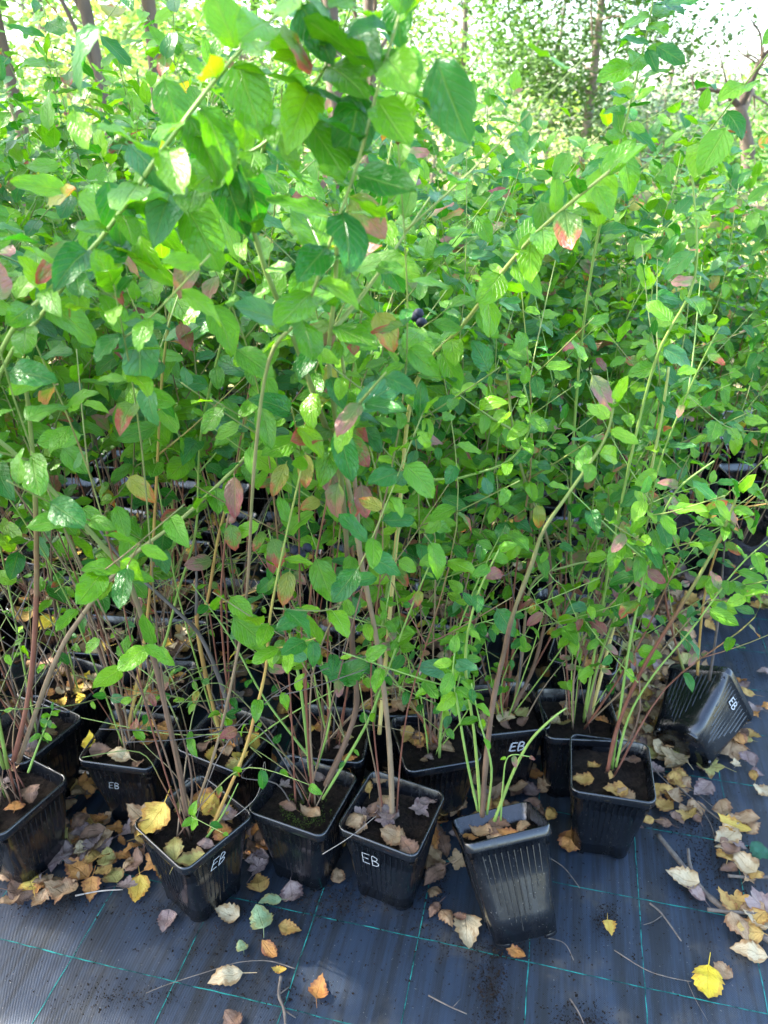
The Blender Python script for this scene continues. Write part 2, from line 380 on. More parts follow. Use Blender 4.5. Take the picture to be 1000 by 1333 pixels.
def dry_mesh(name,m,kind,seed):
    rr=random.Random(seed); V=[];UV=[];F=[]
    c1,c2,c3=rr.uniform(-1.2,1.7),rr.uniform(-1.1,1.2),rr.uniform(-1.1,1.1); ph=rr.uniform(0,6)
    def dz(x,y):
        return c1*x*x*1.0+c2*(y-.5)**2*.9+c3*x*(y-.5)+.05*math.sin(7*y+ph)+.04*math.sin(9*x+ph*2)+.16*noise.noise(Vector((x*3.2,y*3.2,seed*1.7)))+.06*noise.noise(Vector((x*9,y*9,seed*2.7)))
    if kind=='lobed':
        n=40; V.append((0,.45,dz(0,.45))); UV.append((.5,.45))
        for ring in (.55,1):
            for i in range(n):
                a=2*math.pi*i/n
                r=.37+.075*math.cos(5*a)+.035*math.cos(15*a+.6)+.02*(i%2)
                if ring==1: r*=rr.uniform(.93,1.05)
                x,y=ring*r*math.sin(a)*1.05,.45+ring*r*-math.cos(a)
                V.append((x,y,dz(x,y))); UV.append((.5+x,y))
        for i in range(n):
            F.append((0,1+i,1+(i+1)%n)); F.append((1+i,1+n+i,1+n+(i+1)%n,1+(i+1)%n))
    else:
        rows,cols=13,4
        for i in range(rows+1):
            v=i/rows
            if kind=='birch': wdt=.40*(max(0,math.sin(math.pi*v**.62))**.9)*(1-.12*v)
            elif kind=='round': wdt=.46*(max(0,math.sin(math.pi*v**.8))**.6)
            else: wdt=.29*(max(0,math.sin(math.pi*v**.85))**.85)
            wdt=max(wdt,.004)
            for j in range(cols+1):
                u=j/cols*2-1
                ed=1 if abs(u)<1 else (1.05 if i%2 else .9)*rr.uniform(.92,1.06)
                x=u*wdt*ed; y=v+ (.03*abs(u) if i%2 else 0)
                V.append((x,y,dz(x,y)+.12*abs(u)*(wdt if seed%2 else -wdt*.3))); UV.append((j/cols,v))
        for i in range(rows):
            for j in range(cols):
                a=i*(cols+1)+j; F.append((a,a+1,a+cols+2,a+cols+1))
    n=len(V); b=dz(0,0); bend=rr.uniform(-.15,.15)
    if rr.random()<.7:
        for (x,y,z) in ((-.014,.04,b),(.014,.04,b),(bend-.008,-.38,b+.08),(bend+.008,-.38,b+.08)): V.append((x,y,z)); UV.append((.5,0))
        F.append((n,n+1,n+3,n+2))
    zmin=min(p[2] for p in V); V=[(x,y-.5,z-zmin) for x,y,z in V]
    mb=MB(); mb.add(V,F); return mb.mesh(name,m,True,UV)
KINDS=['birch','round','birch','oval','birch','lobed']
DRY={k:[dry_mesh('dry_'+k,m,KINDS[s],s*7+len(k)) for s in range(6)] for k,m in DM.items()}

# ------------------------------------------------------------------ pot mesh
PH=.177; ZS=.93
def rsq(h,r,z,n=5):
    out=[]
    for k,(sx,sy) in enumerate(((1,1),(-1,1),(-1,-1),(1,-1))):
        cx,cy=sx*(h-r),sy*(h-r)
        for i in range(n):
            a=math.pi/2*(k+i/(n-1)); out.append((cx+r*math.cos(a),cy+r*math.sin(a),z))
    return out
def half(z): return .0525+(.0685-.0525)*(z-.006)/(.172-.006)
def pot_mesh(seed):
    mb=MB()
    prof=[(.0525,.022,.006),(.056,.021,.05),(.0625,.018,.11),(.0685,.015,.170),(.0725,.016,.1715),(.0735,.016,.174),(.0735,.016,.1865),(.0725,.0155,.1895),(.0708,.0145,.19),(.0694,.0135,.1885),(.0685,.013,.176),(.0655,.013,.172),(.0635,.013,.14)]
    V=[];F=[];n=20
    for h,r,z in prof: V+=rsq(h,r,z)
    for i in range(len(prof)-1):
        for k in range(n): F.append((i*n+k,i*n+(k+1)%n,(i+1)*n+(k+1)%n,(i+1)*n+k))
    F.append(tuple(range(n-1,-1,-1)))
    mb.add(V,F)
    # moulded feet: four corner arcs below the base
    for k in range(4):
        a=[Vector(p) for p in rsq(.0525,.022,.006)[k*5:k*5+5]]
        lo=[Vector((p.x,p.y,0)) for p in a]; inn=[Vector((p.x*.9,p.y*.9,.006)) for p in a]; inl=[Vector((p.x*.9,p.y*.9,0)) for p in a]
        # extend along the sides
        V=[];F=[]
        for s in (lo,a,inn,inl): V+=s
        for i in range(4):
            F+=[(i,i+1,5+i+1,5+i),(15+i+1,15+i,10+i,10+i+1),(15+i,15+i+1,i+1,i)]
        F+=[(0,5,10,15),(4,19,14,9)]
        mb.add(V,F)
    # moulded ribs on each side
    rr=random.Random(seed)
    for k in range(4):
        Rz=Matrix.Rotation(k*math.pi/2,3,'Z')
        for i in range(10):
            u=(-4.5+i)/4.5; x=u*.047
            zt=.163; zb=.163-(.055+.085*max(0,1-abs(u+.1))**.8 if abs(u)<1.05 else .05)
            zb=max(zb,.02); wd=.0011; V=[]
            for z in (zb,zt):
                y=-half(z); xs=x*(half(z)/.0685)
                V+=[(xs-wd,y+.0005,z),(xs,y-.0015,z),(xs+wd,y+.0005,z)]
            V=[Rz@Vector(p) for p in V]
            mb.add(V,[(0,1,4,3),(1,2,5,4)])
    rr=random.Random(seed+40); o=rr.uniform(0,50)
    def dent(p):
        x,y,z=p; k=.0035*noise.noise(Vector((x*11+o,y*11,z*9))); l=math.hypot(x,y)+1e-6
        return (x*(1+k/l),y*(1+k/l),z*ZS+(.0016*noise.noise(Vector((x*16,y*16,o))) if z>.16 else 0))
    mb.v=[dent(p) for p in mb.v]
    return mb.mesh('pot',PLASTIC)
POTS=[pot_mesh(k) for k in range(5)]
def soil_mesh(seed,m=SOIL):
    rr=random.Random(seed); mb=MB(); n=18; V=[];F=[]
    for j in range(n+1):
        for i in range(n+1):
            x=(i/n*2-1)*.0655; y=(j/n*2-1)*.0655
            z=.146+.007*noise.noise(Vector((x*40+seed,y*40,0)))+.005*noise.noise(Vector((x*140+seed,y*140,3)))+rr.uniform(-.0012,.0012)
            V.append((x,y,z))
    for j in range(n):
        for i in range(n):
            a=j*(n+1)+i; F.append((a,a+1,a+n+2,a+n+1))
    mb.add(V,F)
    for k in range(70):      # crumbs
        x,y=rr.uniform(-.06,.06),rr.uniform(-.06,.06); s=rr.uniform(.0012,.0032); z=.149
        V=[Vector((x,y,z))+Vector((rr.uniform(-1,1),rr.uniform(-1,1),rr.uniform(-.5,1)))*s for _ in range(4)]
        mb.add(V,[(0,1,2),(0,2,3),(0,3,1),(1,3,2)])
    return mb.mesh('soil',m)
SOILS=[soil_mesh(s) for s in range(4)]
def lettering(pot_obj, face, wd=.0012, size=.02, u0=0, z0=.135, slant=.1, rr=R):
    strokes=[[(0,1),(.02,0)],[(-.02,1),(.5,1.03)],[(.02,.52),(.42,.56)],[(0,0),(.52,.03)],
             [(.72,0),(.70,1),(1.0,.97),(1.08,.8),(.98,.6),(.72,.52)],[(.72,.52),(1.08,.46),(1.18,.25),(1.02,.05),(.7,-.02)]]
    mb=MB(); Rz=Matrix.Rotation(face*math.pi/2,3,'Z')
    for s in strokes:
        P=[]
        pts=[Vector((a+rr.uniform(-.03,.03),b+rr.uniform(-.03,.03),0)) for a,b in s]
        for p in smooth_pts(pts,4):
            x=u0+(p.x-.55+slant*p.y)*size; z=z0+(p.y-.5)*size*1.05
            P.append(Rz@Vector((x,-(half(z)+.0045),z*ZS)))
        nrm=Rz@Vector((0,-1,-.09)).normalized()
        V=[];F=[]
        for i,p in enumerate(P):
            t=(P[min(i+1,len(P)-1)]-P[max(i-1,0)]).normalized(); sd=t.cross(nrm)*wd*rr.uniform(.8,1.1)
            V+=[p+sd,p-sd,p+sd+nrm*.0004,p-sd+nrm*.0004]
        for i in range(len(P)-1):
            a=4*i; F+=[(a+2,a+3,a+7,a+6),(a,a+2,a+6,a+4),(a+1,a+5,a+7,a+3)]
        mb.add(V,F)
    obj('lettering',mb.mesh('lettering',WHITE,False),pot_obj,label='handwritten white EB')

# ------------------------------------------------------------------ potted bushes
BUSH={}; USED=[]
def bush(key, M, label, group=None, letter=None, moss=False, dark=False):
    root=bpy.data.objects.new('potted_blueberry_bush',None); LINK(root); root.matrix_basis=M
    root.empty_display_size=.05
    root['label']=label; root['category']='potted plant'
    if group: root['group']=group
    p=obj('pot',POTS[len(BUSH)%5],root)
    if letter: lettering(p,**letter)
    obj('soil',R.choice(SOILS),root)
    if moss:
        mb=MB(); rr=random.Random(5)
        for k in range(1100):
            r=.042*math.sqrt(rr.random()); a=rr.uniform(0,6.28); x,y=.008+1.1*r*math.cos(a),-.012+r*math.sin(a); s=rr.uniform(.0008,.002)
            if noise.noise(Vector((x*60,y*60,1)))<-.05: continue
            z=.1495+.003*max(0,1-(r/.042)**2)
            V=[Vector((x,y,z))+Vector((rr.uniform(-1,1),rr.uniform(-1,1),rr.uniform(-.3,1.4)))*s for _ in range(4)]
            mb.add(V,[(0,1,2),(0,2,3),(0,3,1),(1,3,2)])
        obj('moss',mb.mesh('moss',MOSS,False),root,kind='stuff')
    BUSH[key]=(root,M,M.inverted()); USED.append(M.translation.copy())
    root['n_leaves']=0
    return root
def potM(px,py,rz,z=PH):
    p=plane(px,py,z); return Matrix.Translation((p.x,p.y,.0115))@Matrix.Rotation(rad(rz),4,'Z')

def stem(key, pts, r0, r1, m, leaves=None, world=True, twigs=0, sides=6, lo=False, axisbias=None, rr=R):
    """a cane of the bush, with its leaves as children"""
    root,M,Mi=BUSH[key]
    P=smooth_pts([Vector(p) for p in pts],5)
    mb=MB(); tube(mb,[Mi@p for p in P],r0*.82,r1*.55,sides,0,.22)
    tw=[]
    for k in range(twigs):
        i=int(len(P)*rr.uniform(.35,.85)); p=P[i]; t=(P[min(i+1,len(P)-1)]-P[i-1]).normalized()
        a=rr.uniform(0,6.28); out=Vector((math.cos(a),math.sin(a),0)); ln=rr.uniform(.10,.24)
        q=[p, p+(t*.5+out*.6)*ln*.5, p+(t*.55+out*.8+Vector((0,0,.15)))*ln]
        q=smooth_pts(q,4); tube(mb,[Mi@x for x in q],max(r1*.9,.0011),.0007,5); tw.append(q)
    s=obj('stem',mb.mesh('stem',BM[m]),root)
    if leaves:
        f0,f1,cnt,L,aut=leaves
        segs=[(P,f0,f1,cnt if not tw else int(cnt*.55))]
        for q in tw: segs.append((q,.15,1.0,max(2,int(cnt*.45/len(tw)))))
        for (Q,a0,a1,c) in segs:
            ph=rr.uniform(0,6.28)
            for k in range(c):
                if root['n_leaves']>=300: break
                f=a0+(a1-a0)*(k+rr.uniform(.2,.8))/c; x=f*(len(Q)-1); i=min(int(x),len(Q)-2)
                p=Q[i].lerp(Q[i+1],x-i); t=(Q[i+1]-Q[i]).normalized()
                ph+=2.4+rr.uniform(-.5,.5)
                rd=Vector((math.cos(ph),math.sin(ph),0)); rd=(rd-t*rd.dot(t))
                rd=rd.normalized() if rd.length>.1 else Vector((1,0,0))
                ax=rd*.9+t*rr.uniform(.1,.6)+Vector((0,-.22,-rr.uniform(.05,.75)))
                if f>.96: ax=t+Vector((0,0,.0))+rd*.4
                l=L*rr.uniform(.6,1.15)*(1 if f<.9 else .8)
                Mx=leaf_matrix(Mi@p, Mi.to_3x3()@ax, l, rr.uniform(-.6,.6), Mi.to_3x3()@Vector((0,-.35,1)))
                kk=pick(aut,rr); me=rr.choice((LEAFLO if lo else LEAF)[kk])
                o=bpy.data.objects.new('leaf',me); LINK(o); o.parent=s; o.matrix_basis=Mx
                root['n_leaves']+=1
    return s
def grow(key, n, h, spread, leafn, L, aut, lean=(0,0), lo=False, f0=.35, mats=('green','red','tan','brown','red','brown'), r=.0024, twigs=3, rr=R):
    root,M,Mi=BUSH[key]; b=M@Vector((0,0,.143))
    for k in range(n):
        a=rr.uniform(0,6.28); d=Vector((math.cos(a),math.sin(a),0))
        s=b+d*rr.uniform(.004,.022); hh=h*rr.uniform(.72,1.05); sp=spread*rr.uniform(.3,1.1)
        e=d*sp+Vector((lean[0],lean[1],0))*rr.uniform(.6,1.2)
        pts=[s, s+e*rr.uniform(.12,.4)+Vector((rr.uniform(-.025,.025),rr.uniform(-.025,.025),hh*rr.uniform(.25,.38))), s+e*rr.uniform(.4,.8)+Vector((rr.uniform(-.05,.05),rr.uniform(-.05,.05),hh*rr.uniform(.6,.72))), s+e+Vector((0,0,hh-.158))]
        mt=rr.choice(mats)
        stem(key,pts,r*rr.uniform(.75,1.2),.0011,mt,(rr.uniform(f0-.1,f0+.1),1.0,leafn,L,aut),twigs=twigs,sides=5,lo=lo,rr=rr)

E0='black pot'
FRONT=[ # key, px, py of the rim centre, turn, label, lettering face
 ('p1',12,1035,-28,'potted blueberry bush at the far left, pot cut off by the picture edge',None,False),
 ('p2',172,965,-10,'blueberry bush in pot with thin EB, leaves and dark bare canes on its soil',dict(face=0,wd=.0005,size=.0165,u0=-.012,z0=.128,slant=.25),False),
 ('p3',252,1072,-40,'turned pot with EB near its right corner and a yellow leaf over its rim',dict(face=1,wd=.0006,size=.022,u0=-.012,z0=.148,slant=.35),False),
 ('p4',396,1037,-22,'blueberry bush in the black pot with green moss on its soil',None,True),
 ('p5',511,1060,-24,'pot with thin EB and one straight grey cane, front row centre',dict(face=0,wd=.0005,size=.025,u0=-.010,z0=.135,slant=.0),False),
 ('p7',795,1003,-12,'upright pot with red and green stems beside the bare fabric, right of tilted pot',None,False),
 ('p8',658,925,8,'pot with bold white EB standing behind the tilted ribbed pot',dict(face=0,wd=.0017,size=.023,u0=.004,z0=.146,slant=.15),False),
 ('p9',752,934,-3,'pot squeezed between the bold EB pot and the upright front pot',None,False),
 ('p10',762,848,-22,'pot standing alone with its corner forward, above the leaf litter at right',None,False),
 ('p12',298,962,-25,'pot with an orange-yellow cane, between the moss pot and the thin EB pot',None,False),
 ('p13',566,966,12,'pot behind the straight grey cane, with wavy green sprouts and mauve leaves',None,False),
 ('p14',432,958,-8,'pot directly behind the moss pot, mostly hidden by green stems',None,False),
 ('p15',88,893,-22,'left pot full of yellow leaves with a sunlit rim',None,False),
 ('p16',38,952,-28,'pot with bare dark soil just behind the far left pot',None,False),
]
for key,px,py,rz,lab,let,moss in FRONT: bush(key,potM(px,py,rz),lab,letter=let,moss=moss)
# the tilted pot leaning back
def tiltM(p,ax,turn):
    z=Vector(ax).normalized(); x=Vector((1,0,0)); x=(x-z*x.dot(z)).normalized(); y=z.cross(x)
    return Matrix.Translation(p)@Matrix((x,y,z)).transposed().to_4x4()@Matrix.Rotation(rad(turn),4,'Z')
rc=plane(648,1073,.18); ax=Vector((-.2,.53,.83)).normalized(); b=rc-ax*PH; b.z=.0525*math.sqrt(1-ax.z**2)+.012
bush('p6',tiltM(b,ax,4),'tilted ribbed pot leaning back, front row, right of centre')
rc=plane(926,897,.108); ax=Vector((.60,.765,.26)).normalized(); b=rc-ax*PH
T=tiltM(b,ax,0).to_3x3(); vw=-ray(928,910).normalized(); vw=T.transposed()@vw
bush('p11',tiltM(b,ax,math.degrees(math.atan2(vw.y,vw.x))-45+8),'tipped over pot with EB lying on the leaf litter at the right',letter=dict(face=2,wd=.0013,size=.019,u0=-.012,z0=.14,slant=.2))

# rows behind
def right_edge(y): return .40+max(0,(y-1.45))*.62+max(0,y-1.9)*.9
rows=[]; y=1.235; j=0
while y<3.2:
    x=-.60*y-.22+(.08 if j%2 else 0)
    while x<right_edge(y):
        p=Vector((x+R.uniform(-.012,.012)-.05*(y-1.2),y+R.uniform(-.012,.012)+.10*x*-.5,0))
        if all((p-Vector((u.x,u.y,0))).length>.155 for u in USED) and p.x<right_edge(p.y): rows.append(Vector((p.x,p.y,j))); USED.append(p)
        x+=.163
    y+=.163+.012*j; j+=1
GRP='bushes crowded in the rows behind'
BACK=[]
ORD=['first','second','third','fourth','fifth','sixth','seventh','eighth','ninth','tenth','eleventh','twelfth','thirteenth','fourteenth','fifteenth','sixteenth','seventeenth','eighteenth','nineteenth','twentieth','twenty-first','twenty-second','twenty-third','twenty-fourth','twenty-fifth','twenty-sixth','twenty-seventh','twenty-eighth']
rows.sort(key=lambda p:(p.z,p.x)); cnt={}
for i,p in enumerate(rows):
    k='b%d'%i; row=int(p.z); p.z=0; BACK.append((k,p)); cnt[row]=cnt.get(row,0)+1
    lab='green blueberry bush, %s from the left in the %s row behind the front pots'%(ORD[cnt[row]-1],ORD[row])
    bush(k,Matrix.Translation((p.x,p.y,.0115))@Matrix.Rotation(rad(R.uniform(-25,5)),4,'Z'),lab,GRP)

# hand-measured canes: (pot, bark, r0, r1, [(px,py,depth offset from pot)], leaves)
def Y(key): return BUSH[key][1].translation.y
def ps(key,pts):
    y=Y(key); return [aty(a,b,y+d) for a,b,d in pts]
B=lambda key,m,r0,r1,pts,lv=None,tw=0: stem(key,ps(key,pts),r0,r1,m,lv,twigs=tw)
B('p1','red',.0055,.004,[(18,990,.0),(38,900,-.01),(47,790,-.02),(46,650,-.04),(38,540,-.06),(28,472,-.08)],(.9,1,3,.03,.1))
B('p1','tan',.0055,.003,[(24,992,.01),(70,865,.0),(108,800,-.02),(165,730,-.04),(240,672,-.06),(312,603,-.08),(350,556,-.1)],(.7,1,8,.045,.15))
B('p1','green',.0042,.0018,[(5,1000,.0),(-55,800,-.06),(-50,600,-.12),(5,450,-.20),(62,380,-.24),(130,312,-.27),(212,195,-.30),(300,80,-.32),(380,0,-.33),(450,-70,-.34)],(.4,1,36,.064,.02))
B('p1','green',.0036,.0016,[(10,1000,.0),(-30,760,-.06),(-10,520,-.12),(70,390,-.2),(160,283,-.23),(250,232,-.25),(340,190,-.27),(400,122,-.29),(440,55,-.30),(470,-30,-.31)],(.36,1,38,.064,.03))
B('p1','lime',.003,.0012,[(37,1005,-.03),(48,975,-.035),(60,945,-.04),(68,925,-.04)],(.45,1,12,.02,.05))
B('p2','brown',.005,.003,[(160,948,0),(142,880,0),(120,820,-.01),(108,750,-.02),(85,690,-.03),(40,620,-.05)],(.8,1,5,.04,.2))
B('p2','orange',.0045,.002,[(167,948,0),(184,860,0),(196,760,-.02),(204,620,-.06),(212,480,-.12),(235,330,-.2),(260,200,-.26)],(.5,1,30,.058,.1),2)
B('p2','green',.0035,.002,[(170,940,.02),(210,850,.02),(232,770,.0),(255,690,-.03),(262,560,-.06),(300,400,-.14),(330,250,-.2),(360,110,-.25)],(.45,1,34,.06,.08),2)
B('p3','brown',.0065,.0035,[(243,1060,0),(233,1000,0),(215,920,-.01),(197,845,-.02),(166,752,-.04),(135,712,-.06),(62,632,-.1),(0,575,-.14),(-60,545,-.16)],None)
B('p3','brown',.0025,.0012,[(246,1060,0),(250,1020,0),(238,960,.01),(205,890,.02),(150,850,.04)],None)
B('p3','orange',.0042,.0018,[(272,1085,-.0),(297,1030,-.01),(318,980,-.02),(332,930,-.03),(346,870,-.05),(352,800,-.07),(372,700,-.1),(395,600,-.13)],(.35,1,16,.04,.25),1)
B('p3','lime',.003,.0012,[(268,1092,-.02),(290,1060,-.03),(310,1020,-.05)],None)
B('p3','tan',.003,.0018,[(250,1065,.01),(285,960,0.03),(318,800,.0),(330,620,-.14),(350,470,-.2),(395,408,-.23),(435,300,-.25),(468,205,-.26),(496,100,-.27),(520,20,-.27)],(.5,1,26,.064,.06))
B('p12','orange',.005,.003,[(290,970,0),(268,880,-.01),(256,805,-.02),(270,782,-.02),(284,700,-.04),(310,600,-.08),(330,480,-.12)],(.6,1,14,.045,.2),1)
B('p12','grey',.0055,.004,[(312,985,-.01),(291,900,-.02),(263,832,-.03),(232,797,-.05),(166,736,-.06),(130,690,-.06)],None)
B('p12','grey',.004,.002,[(256,800,-.02),(256,745,-.02),(254,700,-.02)],None)
B('p4','brown',.0062,.004,[(424,1022,0),(446,975,0),(464,920,.01),(460,860,.0),(455,780,-.02),(450,690,-.05),(440,600,-.1),(418,540,-.14),(385,447,-.18),(350,362,-.22),(330,300,-.24)],(.6,1,24,.058,.12),2)
B('p4','lime',.0034,.0022,[(404,1010,0),(392,900,0),(378,830,.0),(366,770,-.02),(350,690,-.04)],(.5,1,6,.03,.15))
B('p4','lime',.003,.0018,[(420,1040,-.02),(476,945,-.03),(502,880,-.05),(532,800,-.07),(566,720,-.1)],(.1,1,14,.024,.02))
B('p4','lime',.0028,.0016,[(410,995,.02),(345,910,.02),(300,830,.03),(250,760,.03)],(.3,1,8,.025,.1))
B('p12','lime',.0024,.0014,[(304,988,.0),(345,952,-.03),(400,917,-.06),(474,880,-.1)],None)
B('p4','green',.003,.0016,[(412,1000,.02),(430,930,.03),(415,850,.03),(355,740,.02)],(.6,1,8,.034,.3))
B('p5','tan',.0056,.0038,[(511,1075,0),(508,985,0),(500,900,-.01),(488,820,-.02),(472,740,-.04),(456,645,-.07),(440,560,-.1),(428,470,-.14),(436,380,-.18),(440,280,-.2)],(.65,1,22,.056,.15),2)
B('p5','tan',.004,.002,[(470,735,-.04),(463,640,-.06),(455,537,-.1),(442,447,-.13),(430,408,-.14)],(.2,1,12,.04,.5))
B('p5','brown',.002,.0012,[(498,1078,0),(492,1020,0),(480,960,-.01),(468,890,-.02)],None)
B('p14','yellow',.0052,.003,[(494,955,0),(503,850,0),(513,740,-.03),(522,640,-.06),(534,525,-.1),(560,468,-.14),(602,424,-.18),(650,360,-.22),(692,310,-.25),(738,268,-.28),(795,222,-.3)],(.52,1,24,.062,.05))
B('p14','lime',.004,.002,[(486,950,.02),(505,760,.0),(540,640,-.03),(600,622,-.06),(662,600,-.08),(690,555,-.1),(682,500,-.11)],(.5,1,14,.036,.15))
B('p13','red',.0045,.003,[(580,985,0),(555,945,0),(525,900,.0),(500,870,.0)],None)
B('p13','green',.0035,.0016,[(572,990,-.02),(575,940,-.03),(590,880,-.05),(594,830,-.06),(625,750,-.08),(650,700,-.1)],(.35,1,14,.036,.1))
B('p6','brown',.005,.0022,[(628,1062,0),(632,1000,-.01),(641,920,.0),(656,850,.0),(668,800,-.02),(692,735,-.03),(708,690,-.04),(742,640,-.05),(787,573,-.06),(800,520,-.07)],(.8,1,8,.045,.3))
B('p6','lime',.0026,.0016,[(622,1055,.0),(608,990,-.02),(597,925,-.03),(590,880,-.04),(592,850,-.04)],(.6,1,8,.036,.05))
B('p6','lime',.0024,.0014,[(634,1060,.0),(640,1000,-.02),(625,940,-.03),(614,890,-.04)],(.5,1,6,.03,.1))
B('p6','green',.0034,.002,[(644,1068,-.0),(664,1015,-.02),(688,968,-.04),(716,938,-.05),(737,922,-.05)],None)
B('p6','lime',.0018,.001,[(652,1068,0),(655,1020,-.02),(662,985,-.03),(690,985,-.04)],(.6,1,4,.018,.8))
B('p6','green',.0032,.0018,[(626,1058,.02),(618,960,.02),(606,860,.0),(620,780,-.03),(650,715,-.05)],(.4,1,18,.034,.1),1)
B('p8','brown',.005,.0032,[(664,930,0),(690,880,0),(704,835,-.01),(716,770,-.02),(712,700,-.04),(688,640,-.05),(668,560,-.07),(660,470,-.1)],(.6,1,24,.045,.1),2)
B('p8','tan',.0045,.002,[(668,930,.01),(680,850,.01),(692,762,.0),(740,737,-.02),(800,726,-.04),(852,716,-.05)],(.85,1,5,.04,.3))
B('p8','red',.0045,.0025,[(658,925,.02),(672,820,.02),(688,730,.0),(690,640,-.02),(672,570,-.03)],(.5,1,18,.04,.15),2)
B('p7','red',.0048,.003,[(791,1003,0),(806,940,0),(836,872,-.01),(880,800,-.02),(916,740,-.03),(942,690,-.04),(962,640,-.05)],(.82,1,8,.045,.45))
B('p7','lime',.0036,.002,[(797,1000,.01),(808,920,0),(818,850,-.01),(832,780,-.02),(852,700,-.04),(880,640,-.05),(930,600,-.06)],(.4,1,18,.045,.2),1)
B('p7','lime',.003,.0016,[(802,998,.0),(818,935,-.01),(850,880,-.02),(900,820,-.03),(960,740,-.04),(1005,700,-.05)],(.6,1,9,.045,.3),0)
B('p9','brown',.0056,.0036,[(766,940,0),(775,880,0),(796,820,.0),(816,768,.01)],None)
B('p9','yellow',.0046,.0036,[(768,938,.02),(790,850,.03),(826,712,.03),(848,610,.02),(862,540,.02),(871,478,.02)],None)
B('p9','green',.003,.0016,[(760,940,.0),(780,860,-.01),(805,790,-.03),(840,690,-.05),(860,600,-.08),(905,490,-.12),(940,420,-.14)],(.5,1,22,.045,.15),2)
B('p10','green',.003,.0016,[(752,862,0),(765,780,0),(780,690,-.01),(800,600,-.03),(790,480,-.05)],(.4,1,22,.042,.1),2)
B('p10','green',.003,.0016,[(756,862,.0),(790,800,-.01),(850,750,-.02),(910,700,-.03),(980,670,-.04)],(.4,1,18,.045,.2),2)
B('p10','lime',.003,.0016,[(748,862,.0),(720,780,.0),(700,640,-.02),(720,500,-.05),(780,420,-.1)],(.4,1,24,.045,.08),2)
B('p11','grey',.0036,.0025,[(924,885,.0),(936,800,-.05),(941,740,-.08),(944,700,-.1)],(.7,1,4,.04,.2))
B('p11','orange',.0036,.002,[(908,878,.0),(914,800,-.04),(926,740,-.07),(950,680,-.1),(990,640,-.12)],(.4,1,12,.045,.3),1)
B('p11','red',.0032,.002,[(890,872,.0),(870,800,-.03),(864,740,-.05),(866,690,-.06)],(.6,1,6,.04,.3))
# leafy shoots at the right and the tall shoot against the sky
B('p10','green',.0035,.0018,[(757,858,0),(742,700,-.05),(752,500,-.12),(772,340,-.2),(800,215,-.25),(822,130,-.27),(846,25,-.28),(852,-20,-.28)],(.45,1,30,.05,.03))
B('p9','green',.0034,.0016,[(760,935,0),(800,700,-.04),(850,480,-.08),(905,360,-.1),(900,200,-.1),(915,180,-.1)],(.4,1,20,.052,.05),1)
rr=random.Random(11)
# leafy fill of the front pots: tall and leaning to the camera at the left, lower towards the right
FILL={'p1':(4,1.32,.2,36,.06,.03,(.02,-.24)),'p16':(6,1.38,.22,44,.058,.03,(.0,-.24)),'p15':(6,1.4,.22,44,.055,.03,(.05,-.2)),
 'p2':(5,1.38,.28,40,.058,.04,(.05,-.24)),'p12':(5,1.34,.28,40,.056,.05,(.05,-.22)),'p3':(3,1.3,.26,30,.052,.07,(.1,-.12)),'p4':(5,1.2,.26,30,.048,.08,(.03,-.12)),
 'p14':(6,1.1,.2,36,.046,.07,(.05,-.12)),'p13':(6,.95,.2,36,.04,.07,(.02,-.03)),'p5':(2,1.05,.12,26,.048,.1,(0,-.06)),
 'p8':(6,1.0,.22,36,.042,.07,(.05,-.04)),'p9':(5,.9,.22,32,.044,.1,(.14,-.04)),'p10':(6,1.0,.22,34,.046,.08,(.12,-.05)),'p7':(2,.62,.16,18,.04,.3,(.14,.02))}
for k,(n,h,sp,ln,L,au,lean) in FILL.items():
    grow(k,n,h,sp,ln,L,au,lean,f0=.64 if k in ('p3','p4','p5') else .52 if k in('p1','p2','p12','p16','p15','p14') else .4,rr=rr)
for k,p in BACK:
    hl=1.38-.17*max(0,min(1,(p.x+.35)/.75)); lo=p.y>1.75
    if p.y>2.3 and p.x>-.2: hl*=.9
    if p.x>.75: hl*=.92
    near=p.y<1.5
    grow(k,4 if near else 4,hl*rr.uniform(.88,1.06),.22,62 if near else 58,(.056 if p.x<-.2 else .054)*(1.14 if not near else 1),.05,(.02,-.1 if p.x<0 else -.03),lo=lo,f0=.18 if p.y>2.2 else .3 if p.x<0 else .28,twigs=4,rr=rr)

